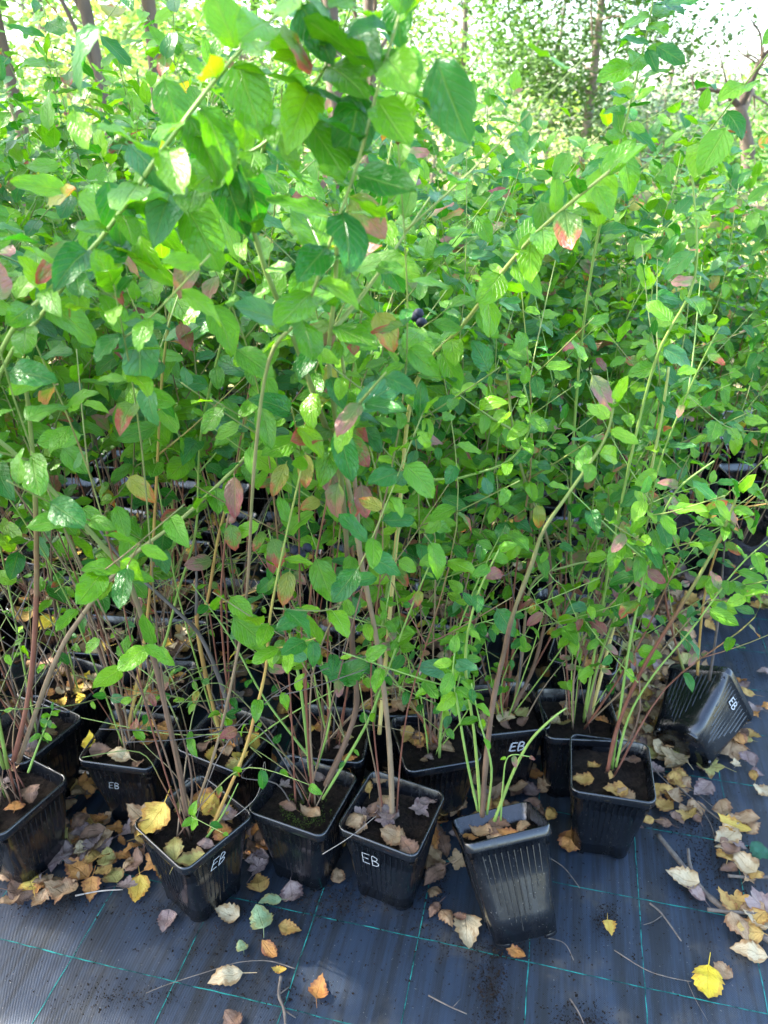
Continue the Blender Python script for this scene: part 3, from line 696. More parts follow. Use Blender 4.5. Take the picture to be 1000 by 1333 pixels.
# single leaves that stand out in the photograph: (pot, base px, tip px, distance, kind)
def hang(key,bx,by,tx,ty,Yd,kind,roll=0,tip=-.02):
    root,M,Mi=BUSH[key]; p=aty(bx,by,Yd); t=aty(tx,ty,Yd+tip); a=t-p; L=a.length*1.08
    st=[c for c in root.children if c.name.startswith('stem')]; st=min(st,key=lambda c: min((M@v.co-p).length for v in list(c.data.vertices)[::7]))
    n=Vector((0,-.62,.75))
    Mx=leaf_matrix(Mi@p,Mi.to_3x3()@a,L,roll+rr.uniform(-.35,.35),Mi.to_3x3()@n)
    o=bpy.data.objects.new('leaf',rr.choice(LEAF[kind])); LINK(o); o.parent=st; o.matrix_basis=Mx
for a in [('p1',305,72,340,172,.67,'g1'),('p1',470,112,452,213,.68,'g2'),('p1',243,145,290,228,.68,'g1'),('p1',140,30,75,92,.7,'g2'),('p1',388,0,432,70,.66,'g2'),('p1',548,75,474,78,.66,'g1'),('p1',515,-10,520,52,.68,'g2'),
 ('p1',566,68,602,182,.68,'g4',.8),('p1',212,98,234,172,.7,'g1'),('p1',163,185,224,236,.7,'g4'),('p1',140,230,162,312,.72,'g2'),('p1',240,263,286,346,.72,'g1'),('p1',290,213,312,302,.72,'g2'),('p1',255,330,229,382,.72,'a4'),
 ('p1',102,310,54,366,.74,'a1'),('p1',150,316,146,352,.74,'g3'),('p1',120,288,114,346,.74,'g3'),('p1',180,300,206,377,.73,'g3',.7),('p1',95,248,20,240,.74,'g3'),('p1',95,140,112,190,.74,'g3'),('p3',412,276,442,318,.74,'a1'),('p3',453,252,498,305,.74,'a4',.9),
 ('p3',396,342,394,408,.76,'g1'),('p3',425,365,466,376,.77,'g1'),('p1',180,413,182,502,.74,'g4'),('p1',194,498,191,553,.74,'g4'),('p2',275,393,307,457,.76,'g1'),('p2',305,452,353,487,.76,'g1'),('p2',345,488,356,530,.8,'g1'),('p2',340,523,353,580,.8,'g1'),('p2',235,418,246,453,.8,'a3'),
 ('p14',780,213,786,290,.86,'g3'),('p14',703,258,712,312,.88,'g1'),('p14',690,298,690,364,.88,'g3'),('p14',735,268,750,327,.88,'g3',.9),('p14',742,195,722,232,.87,'g1'),('p14',806,195,832,248,.87,'g1'),('p9',948,163,914,218,.95,'g1'),('p10',852,58,890,80,1.05,'g2',.6),('p10',848,56,808,50,1.05,'g2'),('p10',862,6,908,-2,1.05,'g2'),
 ('p10',826,85,784,96,1.06,'g1'),('p10',822,130,795,120,1.07,'g2'),('p10',815,160,838,170,1.07,'g1'),('p10',808,190,776,205,1.08,'g1'),('p10',800,220,770,245,1.08,'g1'),('p10',842,62,855,90,1.05,'g2'),
 ('p5',305,616,307,670,.82,'a3'),('p5',374,600,357,643,.85,'a2'),('p5',398,588,398,632,.85,'a2'),('p5',442,625,429,674,.85,'a4'),('p5',470,627,476,672,.85,'a3'),('p5',325,580,328,616,.82,'g1'),('p5',418,650,394,660,.86,'a2'),('p5',488,403,517,453,.82,'a2'),('p5',427,473,432,508,.84,'a2'),
 ('p14',768,484,797,532,.95,'a4'),('p4',354,698,366,738,.88,'a1'),('p4',410,723,432,782,.86,'g1'),('p4',378,740,368,787,.88,'a2'),('p4',298,775,328,807,.88,'g3'),('p4',300,800,352,842,.88,'g1'),('p4',462,882,424,870,.9,'g2'),('p4',440,886,472,866,.9,'g2'),
 ('p13',592,872,547,868,1.0,'g4'),('p13',600,882,598,848,1.0,'g1'),('p8',698,655,706,688,1.05,'a2'),('p8',824,738,836,764,1.08,'a4'),('p7',930,648,968,682,1.0,'a4'),('p7',903,655,922,672,1.0,'g3'),('p7',912,672,946,654,1.0,'a1'),('p2',165,620,198,648,.85,'a2'),('p2',80,580,110,612,.86,'g1'),('p2',105,660,135,685,.88,'g1'),('p2',150,655,165,700,.88,'g1'),
 ('p5',430,420,428,456,.8,'a4'),('p5',455,430,462,458,.8,'a1'),('p1',130,375,156,392,.76,'a1'),('p1',75,390,84,420,.76,'a2'),('p1',60,268,98,250,.74,'a2'),('p12',300,680,306,716,.9,'a1'),('p12',345,690,330,716,.9,'a1'),('p12',358,715,350,745,.9,'a3')]: hang(*a)
# thin dead twigs tangled low between the pots
for k in ['p1','p2','p3','p12','p4','p14','p15','p16','p13','p8','p9','p10']+[k for k,p in BACK if p.y<1.65]:
    root,M,Mi=BUSH[k]
    for _ in range(7 if M.translation.x<.1 else 4):
        a=rr.uniform(0,6.28); d=Vector((math.cos(a),math.sin(a)*.7,0)); b=M@Vector((rr.uniform(-.03,.03),rr.uniform(-.03,.03),.146)); h=rr.uniform(.12,.42); sp=rr.uniform(.05,.24)
        stem(k,[b,b+d*sp*.35+Vector((0,0,h*.5)),b+d*sp*.8+Vector((rr.uniform(-.03,.03),0,h*.85)),b+d*sp*1.3+Vector((rr.uniform(-.05,.05),rr.uniform(-.05,.05),h*rr.uniform(.7,1.1)))],rr.uniform(.0011,.0022),.0009,rr.choice(['brown','red','grey','brown','tan']),(.35,1,6,.03,.2) if rr.random()<.4 else None,twigs=rr.choice([0,1,2]),sides=5,rr=rr)
# low small-leaved sprays in the middle
for k in ['p13','p8','p9','p10']+[k for k,p in BACK if p.y<1.6 and 0<p.x<.7]:
    grow(k,3,rr.uniform(.5,.72),.17,30,.031,.05,(.02,-.04),f0=.22,mats=('lime','green'),r=.0018,twigs=2,rr=rr)

# berries
def berry_mesh(m):
    mb=MB(); V=[];F=[];n,k=8,6
    for i in range(k+1):
        a=math.pi*i/k*.94; r=math.sin(a); z=-math.cos(a)*.86
        if i==k: r,z=.3,.66
        for j in range(n): V.append((r*math.cos(6.283*j/n),r*math.sin(6.283*j/n),z))
    for i in range(k):
        for j in range(n): F.append((i*n+j,i*n+(j+1)%n,(i+1)*n+(j+1)%n,(i+1)*n+j))
    for j in range(5):
        a=6.283*j/5; c=Vector((.42*math.cos(a),.42*math.sin(a),.8)); s=Vector((-math.sin(a),math.cos(a),0))*.17
        n0=len(V); V+=[c-s,c+s,c*1.25+Vector((0,0,.12))]; F.append((n0,n0+1,n0+2))
    mb.add(V,F); return mb.mesh('berry',m)
BER=[berry_mesh(BERRY),berry_mesh(PINKB)]
for key,px,py,d,m in (('p4',384,716,-.03,0),('p4',400,713,-.04,0),('p4',392,722,-.035,0),('p14',541,412,-.12,0),('p14',549,420,-.13,0),('p14',545,408,-.12,0),('p10',770,768,.02,0),('p10',764,757,.02,1),('p10',779,771,.01,1),('p12',301,676,-.1,1),('p12',306,684,-.1,0)):
    root,M,Mi=BUSH[key]; p=aty(px,py,Y(key)+d)
    st=[c for c in root.children if c.name.startswith('stem')][0]
    o=obj('berry',BER[m],st,M=Matrix.Translation(Mi@p)@Matrix.Rotation(R.uniform(2,3.6),4,'X')@Matrix.Scale(.0075,4))

# ------------------------------------------------------------------ polythene bags at the right
def bag(px,py,label,h=.2,r=.085,seed=1,L=.045):
    p=plane(px,py,0); rr2=random.Random(seed)
    root=bpy.data.objects.new('bagged_blueberry_bush',None); LINK(root); root.location=(p.x,p.y,.012)
    root['label']=label; root['category']='potted plant'
    mb=MB(); n,kk=28,12; V=[];F=[]
    for i in range(kk+1):
        z=h*i/kk
        for j in range(n):
            a=6.283*j/n
            q=r*(1+.03*math.sin(3*a+seed))*(.93+.1*math.sin(math.pi*min(1,i/kk)))+.011*noise.noise(Vector((math.cos(a)*2.2,math.sin(a)*2.2,z*24+seed)))+.006*noise.noise(Vector((math.cos(a)*6,math.sin(a)*6,z*60)))
            V.append((q*math.cos(a),q*math.sin(a),z+(.012*math.sin(5*a) if i==kk else 0)))
    for i in range(kk):
        for j in range(n): F.append((i*n+j,i*n+(j+1)%n,(i+1)*n+(j+1)%n,(i+1)*n+j))
    mb.add(V,F); obj('bag',mb.mesh('bag',BAG),root)
    mb=MB(); mb.add([(r*.97*math.cos(6.283*j/n),r*.97*math.sin(6.283*j/n),h*.86) for j in range(n)],[tuple(range(n))]); obj('soil',mb.mesh('soil',SOIL,False),root)
    M=Matrix.Translation((p.x,p.y,.012)); key='bag%d'%seed; BUSH[key]=(root,M,M.inverted()); root['n_leaves']=0
    return key
for (px,py,lab,sd,h,n) in ((945,772,'blueberry bush in a creased black polythene bag at the right edge',1,1.16,8),(1075,772,'blueberry bush in a polythene bag just beyond the right picture edge',2,1.18,7),
                       (765,802,'blueberry bush in a black bag half hidden behind the corner-forward pot',3,1.1,6),(1010,716,'bagged blueberry bush standing farther back at the right edge',4,1.25,7),(880,735,'bagged blueberry bush behind the yellow cut cane',5,1.22,7)):
    k=bag(px,py,lab,seed=sd); grow(k,n,h,.3,42,.05,.06,(-.0,-.16),f0=.28,twigs=2,rr=rr)

# ------------------------------------------------------------------ fallen leaves
def surf(px,py,z): return plane(px,py,z)
NF=[0]
def fallen(p,L,col,shape,rz,tilt=(0,0),label=None,group=None):
    M=Matrix.Translation(p)@Matrix.Rotation(rz,4,'Z')@Matrix.Rotation(tilt[0],4,'X')@Matrix.Rotation(tilt[1],4,'Y')@Matrix.Diagonal((L,L,L*.75,1))
    NF[0]+=1
    return obj('fallen_leaf',DRY[col][shape%6],None,label,'leaf',group,None,M)
G,S=.0145,.167
HAND=[ # px,py,level,length,colour,shape,turn,label
 (198,1072,S+.014,.056,'yellow',0,150,'big pointed yellow leaf lying over the left rim of the turned pot'),
 (181,1062,S+.008,.042,'tan',2,60,'tan leaf tucked behind the big yellow leaf on the turned pot'),
 (290,1086,S,.03,'orange',1,20,'curled orange leaf at the right inside the turned pot'),
 (228,1108,S,.045,'olive',3,10,'olive leaf near the front corner inside the turned pot'),
 (248,1122,S,.04,'olive',4,100,'grey-green leaf in the front corner of the turned pot'),
 (268,1048,S,.045,'orange',0,200,'orange-tan leaf behind the canes in the turned pot'),
 (268,1100,S,.026,'mauve',3,70,'mauve-brown leaf by the right wall inside the turned pot'),
 (180,1161,G,.042,'yellow',0,190,'golden serrated leaf on the fabric left of the turned pot'),
 (80,1162,G+.004,.052,'tan',2,80,'large flat tan leaf at the front of the litter, lower left'),
 (40,1150,G+.006,.038,'yellow',1,40,'yellow leaf below the far left pot'),
 (139,1119,G+.012,.03,'olive',1,10,'small round yellow-green leaf left of the turned pot'),
 (147,1142,G+.004,.042,'olive',0,30,'olive-brown leaf under the small round yellow-green one'),
 (84,1110,G+.012,.034,'mauve',1,30,'pale mauve leaf in the litter between the two left pots'),
 (100,1132,G+.006,.05,'orange',4,70,'large orange-brown leaf in the litter between the two left pots'),
 (75,1084,G+.016,.045,'olive',3,50,'folded yellowish leaf standing against the far left pot'),
 (103,1071,G+.02,.034,'brown',0,160,'brown leaf with upright stalk between the two left pots'),
 (122,1079,G+.01,.03,'dkgreen',3,110,'dark green fallen leaf below the thin EB pot'),
 (132,1095,G+.01,.04,'tan',3,130,'long curled tan leaf below the thin EB pot'),
 (105,1107,G+.014,.026,'cream',1,10,'small cream leaf in the litter between the two left pots'),
 (217,1202,G,.036,'mauve',2,170,'mauve-brown leaf on the fabric below the turned pot'),
 (296,1190,G,.038,'cream',2,70,'cream leaf lying alone on the fabric, right below the turned pot'),
 (337,1152,G+.006,.042,'ochre',0,10,'mustard serrated leaf pointing up beside the turned pot'),
 (381,1166,G,.037,'mauve',1,190,'dark purple-brown round leaf below the moss pot'),
 (352,1174,G+.004,.032,'green',3,100,'pale green leaf lying upper of two green ones'),
 (340,1198,G,.036,'green',1,30,'rounded green leaf with brown blotch, lower of two green ones'),
 (377,1211,G,.032,'ochre',2,260,'ochre leaf with a dark hole below the moss pot'),
 (351,1238,G,.032,'orange',3,220,'curled orange-brown leaf above the thin curved twig'),
 (315,1234,G,.018,'green',1,20,'tiny pale green scrap of leaf on the fabric'),
 (294,1274,G,.044,'cream',3,110,'long cream leaf with a stalk below the thin curved twig'),
 (364,1263,G,.02,'yellow',3,80,'little yellow leaf at the end of the curved twig'),
 (415,1288,G,.034,'orange',0,0,'triangular orange-brown leaf pointing up near the bottom edge'),
 (303,1329,G,.026,'brown',1,40,'small brown leaf at the bottom edge'),
 (607,1216,G+.002,.05,'cream',0,190,'large pale serrated leaf at the foot of the tilted pot'),
 (671,1240,G,.03,'orange',3,60,'orange curled leaf below the tilted pot'),
 (562,1123,G+.006,.034,'tan',1,60,'pinkish tan leaf right of the straight-caned pot'),
 (582,1196,G,.028,'tan',4,200,'tan leaf left of the big pale serrated leaf'),
 (566,1185,G,.026,'brown',3,150,'thin brown leaf left of the tilted pot'),
 (440,1141,G+.003,.024,'tan',1,20,'small pinkish leaf between the moss pot and its right neighbour'),
 (334,1108,G+.01,.024,'orange',1,90,'small orange leaf between the turned pot and the moss pot'),
 (793,1209,G,.024,'yellow',2,170,'small yellow scrap on the bare fabric'),
 (888,1144,G+.003,.046,'cream',2,70,'pale tan leaf with a long white stalk beside the thick stick'),
 (905,1162,G,.036,'mauve',3,35,'brownish leaf under the pale tan one beside the thick stick'),
 (921,1280,G+.002,.042,'bright',1,160,'bright yellow leaf alone near the lower right corner'),
 (975,1241,G,.046,'cream',3,85,'whitish leaf at the right edge above the bright yellow one'),
 (941,1264,G,.026,'tan',1,50,'pale scrap above the bright yellow leaf'),
 (955,1075,G+.012,.05,'yellow',3,60,'golden oblong leaf on top of the litter at the right edge'),
 (945,1092,G+.008,.046,'cream',4,110,'cream leaf under the golden oblong leaf'),
 (968,1124,G+.008,.046,'cream',2,20,'cream leaf below the golden oblong one at the right edge'),
 (950,1105,G+.01,.032,'brown',1,30,'reddish brown round leaf at the right edge litter'),
 (968,1068,G+.012,.046,'tan',3,70,'tan leaf with white stalk behind the golden oblong leaf'),
 (990,1111,G+.012,.034,'dkgreen',1,200,'green fallen leaf at the right picture edge'),
 (872,1038,G,.026,'orange',3,40,'small orange leaf right of the upright front pot'),
 (905,1063,G,.03,'brown',3,20,'curled brown leaf right of the upright front pot'),
 (880,1018,G+.006,.04,'ochre',3,60,'yellow-brown folded leaf behind the forked twigs'),
 (914,1030,G+.004,.042,'mauve',4,130,'greyish leaf by the forked twigs'),
 (992,1030,G+.002,.03,'cream',1,70,'pale yellow leaf at the right edge'),
 (990,1180,G+.004,.06,'mauve',5,50,'crumpled mauve leaf under the short stick at the right edge'),
 (878,986,G+.02,.058,'cream',5,30,'big pale yellow lobed leaf below the tipped pot'),
 (920,998,G+.008,.05,'olive',5,70,'olive lobed leaf right below the tipped pot'),
 (950,978,G+.01,.055,'tan',5,150,'tan crumpled leaf below the tipped pot'),
 (955,960,G+.016,.05,'orange',4,20,'orange-brown leaf beside the tipped pot base'),
 (968,903,G+.004,.04,'ochre',3,80,'ochre leaf right of the tipped pot rim'),
 (997,876,G,.035,'mauve',3,70,'pinkish leaf alone on the fabric at the right edge'),
 (982,923,G,.03,'mauve',1,40,'brown leaf right of the tipped pot'),
 (404,1060,S,.036,'tan',3,60,'tan leaf lying on the moss in the front pot'),
 (395,985,S,.026,'tan',3,150,'tan leaf at the back of the moss pot'),
 (450,990,S,.035,'orange',5,20,'crinkled reddish leaf at the back right of the moss pot'),
 (511,1088,S,.036,'tan',1,60,'pinkish tan leaf at the front of the straight-caned pot'),
 (478,1024,S+.006,.026,'ochre',3,10,'upright ochre leaf at the back of the straight-caned pot'),
 (496,1016,S+.004,.03,'tan',3,120,'curled tan leaf at the back of the straight-caned pot'),
 (472,1062,S,.034,'mauve',5,10,'mauve crumpled leaf at left in the straight-caned pot'),
 (545,1055,S,.032,'mauve',5,130,'dark crumpled leaf at right in the straight-caned pot'),
 (505,1046,S,.034,'tan',4,200,'brownish pink leaf behind the straight grey cane'),
 (758,1017,S-.006,.034,'ochre',4,80,'orange-yellow leaf at left in the upright front pot'),
 (800,1031,S-.006,.038,'ochre',4,100,'tan-yellow leaf at the front of the upright front pot'),
 (815,1035,S-.004,.028,'tan',1,30,'tan round leaf at the front right of the upright front pot'),
 (155,985,S+.005,.042,'cream',3,75,'cream leaf by the front rim of the thin EB pot'),
 (116,967,S+.014,.034,'bright',3,10,'bright orange-yellow leaf hanging over the left rim of the thin EB pot'),
 (190,945,S,.042,'ochre',0,20,'big ochre leaf behind the front row canes in the thin EB pot'),
 (193,967,S,.03,'orange',3,100,'orange leaf at right in the thin EB pot'),
 (212,955,S+.004,.036,'orange',4,40,'orange-brown leaf by the right rim of the thin EB pot'),
 (148,946,S,.02,'yellow',1,40,'small yellow leaf by the cane foot in the thin EB pot'),
 (65,812,G+.2,.05,'bright',1,70,'bright yellow round leaf high at the left behind the red cane'),
 (32,803,G+.2,.05,'ochre',1,100,'ochre leaf at the left beside the bright yellow round one'),
]
for px,py,z,L,c,s,rz,lab in HAND: fallen(plane(px,py,z),L*1.25,c,s,rad(rz)+R.uniform(-.2,.2),(R.uniform(-.15,.15),R.uniform(-.15,.15)),lab)
SEEN={}
CW={'tan':'tan','cream':'cream','yellow':'golden','bright':'bright yellow','ochre':'ochre','orange':'orange-brown','brown':'brown','mauve':'mauve-brown','green':'pale green','olive':'olive','dkgreen':'dark green'}
SW={'birch':'pointed','round':'round','oval':'narrow','lobed':'lobed'}
def which(c,s_,L,u,v,rest,group):
    """label by size, colour, shape and place (u,v in -1..1, v>0 farther back)"""
    pl={(-1,1):'at the back left',(0,1):'at the back',(1,1):'at the back right',(-1,0):'at the left',(0,0):'in the middle',(1,0):'at the right',(-1,-1):'at the front left',(0,-1):'at the front',(1,-1):'at the front right'}
    k=(0 if abs(u)<.33 else (1 if u>0 else -1), 0 if abs(v)<.33 else (1 if v>0 else -1))
    lab='%s %s %s leaf %s %s'%('small' if L<.032 else 'large' if L>.044 else 'mid-size',CW[c],SW[KINDS[s_%6]],pl[k],rest)
    return lab
rl=random.Random(21)
COLS=['tan','tan','cream','ochre','orange','brown','brown','mauve','mauve','yellow','olive']
def in_pot(key,n,lab,cols=COLS,Lm=.034,zoff=0,avoid=0):
    M=BUSH[key][1]
    for _ in range(n):
        x,y=rl.uniform(-.052,.052),rl.uniform(-.052,.052)
        p=M@Vector((x,y,.154+rl.uniform(0,.008)+zoff))
        L=Lm*rl.uniform(.6,1.35)
        d=(M.to_3x3()@Vector((x,y,0)))/.052
        for _t in range(40):
            c,sh=rl.choice(cols),rl.randrange(6); lb=which(c,sh,L,d.x,d.y,lab,0)
            if lb not in SEEN: break
        SEEN[lb]=1
        fallen(p,L,c,sh,rl.uniform(0,6.28),(rl.uniform(-.5,.5),rl.uniform(-.5,.5)),lb,lab.replace(' leaf ',' leaves ') if ' leaf ' in lab else 'leaves '+lab)
for key,n,lab,cols in (('p1',9,'on the soil of the far left pot',['brown','mauve','mauve','orange','tan']),
 ('p2',8,'on the soil of the thin EB pot',COLS),('p3',7,'on the soil of the turned pot',COLS),
 ('p4',3,'on the soil of the moss pot',['brown','mauve']),('p5',9,'in the straight-caned pot',['brown','mauve','brown','tan']),
 ('p12',14,'in the orange-caned pot',COLS),('p13',12,'in the pot behind the grey cane',['brown','mauve','ochre','orange','tan']),
 ('p8',13,'on the soil of the bold EB pot',COLS),('p9',8,'on the soil of the squeezed pot',COLS),('p10',9,'in the corner-forward pot',['tan','ochre','yellow','orange']),
 ('p14',8,'on the soil behind the moss pot',COLS),('p15',18,'in the sunlit left pot',['yellow','tan','cream','ochre','bright','orange']),
 ('p16',6,'in the dark-soiled left pot',['brown','mauve','tan']),('p7',3,'on the soil of the upright front pot',['brown','tan','ochre']),('p6',8,'inside the tilted ribbed pot',['orange','brown','tan'])):
    in_pot(key,n,lab,cols)
ZONES=[(575,700,1010,1060,16,'in the drift behind the tilted pot',['ochre','tan','brown','orange','tan']),
 (20,150,1080,1165,16,'between the two left pots',['brown','mauve','tan','orange']),
 (0,60,1140,1175,6,'below the far left pot',['brown','mauve','tan']),
 (690,740,990,1030,5,'in the gap beside the upright front pot',['ochre','tan','brown']),
 (320,345,1090,1130,4,'beside the moss pot',['brown','mauve']),
 (560,600,1110,1200,5,'by the foot of the tilted pot',['brown','mauve','tan']),
 (925,1000,1055,1215,20,'along the right picture edge',['tan','brown','tan','cream','ochre','mauve']),
 (860,945,1000,1080,12,'among the forked twigs at the right',['brown','tan','tan','ochre']),
 (840,1000,955,1010,26,'in the drift below the tipped pot',['tan','cream','brown','mauve','ochre','olive']),
 (960,1000,870,960,7,'right of the tipped pot',['tan','mauve','orange','brown']),]
for xa,xb,ya,yb,n,lab,cols in ZONES:
    for _ in range(n):
        px,py=rl.uniform(xa,xb),rl.uniform(ya,yb)
        L=.044*rl.uniform(.55,1.2); 
        for _t in range(60):
            c,sh=rl.choice(cols),rl.randrange(6); lb=which(c,sh,L,2*(px-xa)/(xb-xa)-1,1-2*(py-ya)/(yb-ya),lab,0)
            if lb not in SEEN: break
        SEEN[lb]=1
        fallen(plane(px,py,G+rl.uniform(0,.012)),L,c,sh,rl.uniform(0,6.28),(rl.uniform(-.4,.4),rl.uniform(-.4,.4)),lb,'leaves '+lab)
# uncountable litter
def litter(name,label,pts,cols,Lm):
    by={}
    mb=MB(); UV=[]; mats=[]; idx={}
    for p in pts:
        c=rl.choice(cols); src=DRY[c][rl.randrange(6)]
        if c not in idx: idx[c]=len(mats); mats.append(DM[c])
        L=Lm*rl.uniform(.5,1.2)
        M=Matrix.Translation(p)@Matrix.Rotation(rl.uniform(0,6.28),4,'Z')@Matrix.Rotation(rl.uniform(-.5,.5),4,'X')@Matrix.Rotation(rl.uniform(-.5,.5),4,'Y')@Matrix.Diagonal((L,L,L*.75,1))
        mb.add([M@v.co for v in src.vertices],[tuple(q.vertices) for q in src.polygons],idx[c])
        u=[None]*len(src.vertices); lay=src.uv_layers[0].data
        for q in src.polygons:
            for li in q.loop_indices: u[src.loops[li].vertex_index]=tuple(lay[li].uv)
        UV+=u
    obj(name,mb.mesh(name,mats,True,UV),None,label,'leaf litter',None,'stuff')
pts=[]
for _ in range(520):      # right-hand drift
    px,py=rl.uniform(770,1000),rl.uniform(735,900)
    if px>900 and py>800 and rl.random()<.9: continue
    if px>945 and py>790: continue
    pts.append(plane(px,py,G+rl.uniform(0,.02)))
for _ in range(240):
    px,py=rl.uniform(810,900),rl.uniform(870,985); pts.append(plane(px,py,G+rl.uniform(0,.025)))
litter('leaf_litter','drift of brown and tan leaves around the tipped pot at right',pts,['brown','tan','tan','brown','cream','ochre','olive','mauve'],.05)
pts=[]
for k,p in BACK:
    if p.y<2.1:
        for _ in range(15): pts.append(Vector((p.x+rl.uniform(-.055,.055),p.y+rl.uniform(-.055,.055),.164+rl.uniform(0,.014))))
litter('leaf_litter','dry leaves covering the pots in the shaded rows behind',pts,['tan','orange','brown','ochre','cream','yellow','brown'],.042)
pts=[Vector((rl.uniform(-1.3,.6),rl.uniform(1.0,2.0),G+rl.uniform(0,.03))) for _ in range(1100)]
pts+=[Vector((rl.uniform(-.8,-.36),rl.uniform(.9,1.06),G+rl.uniform(0,.02))) for _ in range(70)]+[Vector((rl.uniform(-.3,.3),rl.uniform(.96,1.06),G+rl.uniform(0,.02))) for _ in range(60)]
litter('leaf_litter','brown leaves fallen on the ground between the rows of pots',pts,['brown','mauve','tan','ochre','tan','orange'],.044)
# crumbs of soil spilled on the fabric
mb=MB()
def crumbs(px,py,sx,sy,n,s0=.0018):
    for _ in range(int(n*1.6)):
        p=plane(px+rl.gauss(0,sx),py+rl.gauss(0,sy),.0128); s=s0*rl.uniform(.5,1.6)
        V=[p+Vector((rl.uniform(-1,1),rl.uniform(-1,1),rl.uniform(-.4,1)))*s for _ in range(4)]
        mb.add(V,[(0,1,2),(0,2,3),(0,3,1),(1,3,2)])
for a in ((640,1290,14,30,500),(760,1330,22,14,260),(790,1195,10,12,140),(100,1110,40,30,500),(440,1170,35,18,350),(560,1150,14,40,400),(300,1220,60,20,200),(930,1120,30,40,600),(900,1060,30,25,400),(160,1300,40,14,200),(650,1235,40,10,250),(370,1300,40,16,160),(500,1250,260,50,420),(800,1200,110,60,260),(60,1180,50,10,200),(280,1185,60,8,300),(850,920,30,40,300),(960,880,20,20,160)): crumbs(*a)
obj('soil_crumbs',mb.mesh('soil_crumbs',SOIL,False),None,'dark crumbs of soil scattered over the ground fabric','soil',None,'stuff')

# sticks and twigs on the fabric
def stick(name,pts,r0,r1,label,m=TWIG,z=G,branches=()):
    mb=MB(); P=smooth_pts([plane(a,b,z+r0+(c if True else 0)) for a,b,c in pts],5); tube(mb,P,r0,r1,7,0,.25)
    for br in branches: tube(mb,smooth_pts([plane(a,b,z+r0+c) for a,b,c in br],4),r1*.8,r1*.4,5,0,.2)
    obj(name,mb.mesh(name,m),None,label,'stick')
stick('fallen_stick',[(857,1087,.002),(885,1122,.001),(916,1160,0),(945,1185,.001),(975,1208,0),(1015,1232,0)],.0042,.0062,'thick dark stick lying on the fabric at lower right',branches=([(905,1147,0),(898,1125,.004),(896,1105,.006)],))
stick('fallen_stick',[(921,1184,.006),(950,1187,.008),(990,1190,.004)],.0034,.003,'short grey stick lying across the thick dark stick')
stick('fallen_stick',[(948,1140,.004),(975,1142,.004),(1010,1142,.002)],.003,.003,'short stick at the right edge under the cream leaf')
stick('twig',[(846,1176,0),(862,1190,0),(887,1225,0)],.0018,.0012,'thin black twig on the fabric above the bright yellow leaf',branches=([(862,1192,0),(850,1200,0),(838,1204,.002)],))
stick('twig',[(714,1116,.012),(735,1130,.004),(755,1156,.0)],.001,.0008,'thin curved black twig beside the tilted pot')
stick('twig',[(384,1261,.002),(350,1251,.004),(310,1253,.006),(270,1265,.004),(220,1281,0),(190,1293,0)],.0009,.0006,'thin curved grey twig across the fabric at lower left')
stick('twig',[(366,1271,.002),(363,1295,.002),(370,1315,.002),(372,1345,0)],.0026,.002,'dark knobby twig at the bottom edge',branches=([(363,1295,0),(376,1285,0)],[(370,1315,0),(385,1325,0)]))
stick('twig',[(800,1237,0),(840,1262,.002),(870,1272,.002),(900,1278,0)],.0009,.0007,'thread-thin twig left of the bright yellow leaf',branches=([(895,1277,0),(905,1300,0),(922,1330,0)],))
stick('twig',[(558,1296,0),(585,1310,.001),(608,1320,0)],.0012,.0009,'tiny dark twig at the bottom centre',branches=([(590,1311,0),(600,1300,0)],))
stick('twig',[(742,1300,0),(752,1315,.001),(760,1332,0)],.0012,.0009,'tiny dark twig near the soil crumbs at the bottom')
stick('twig',[(712,1221,0),(735,1228,.003),(747,1250,0)],.0008,.0006,'thin arched twig right of the tilted pot')
stick('twig',[(98,1166,.002),(130,1160,.004),(160,1158,.002)],.0016,.001,'pale twig under the litter at lower left',PTWIG)
stick('twig',[(840,985,.01),(880,1022,.008),(915,1050,.006),(948,1075,.01)],.0022,.0016,'long forked twig in the leaf litter at right',branches=([(880,1022,0),(900,1028,.006),(930,1052,.01)],[(905,1042,0),(925,1072,.004),(932,1098,.004)]))
stick('twig',[(822,970,.02),(850,1000,.02),(880,1030,.01)],.0018,.0012,'thin brown twig right of the upright front pot')
stick('twig',[(420,1112,.170),(455,1090,.174),(490,1062,.174)],.0006,.0005,'thin pale straw sticking out over the moss pot rim',PTWIG,z=.012)
stick('twig',[(306,1063,.19),(335,1035,.195),(344,992,.20),(346,1008,.198)],.0005,.0004,'white bent straw across the right rim of the turned pot',PTWIG,z=.012)

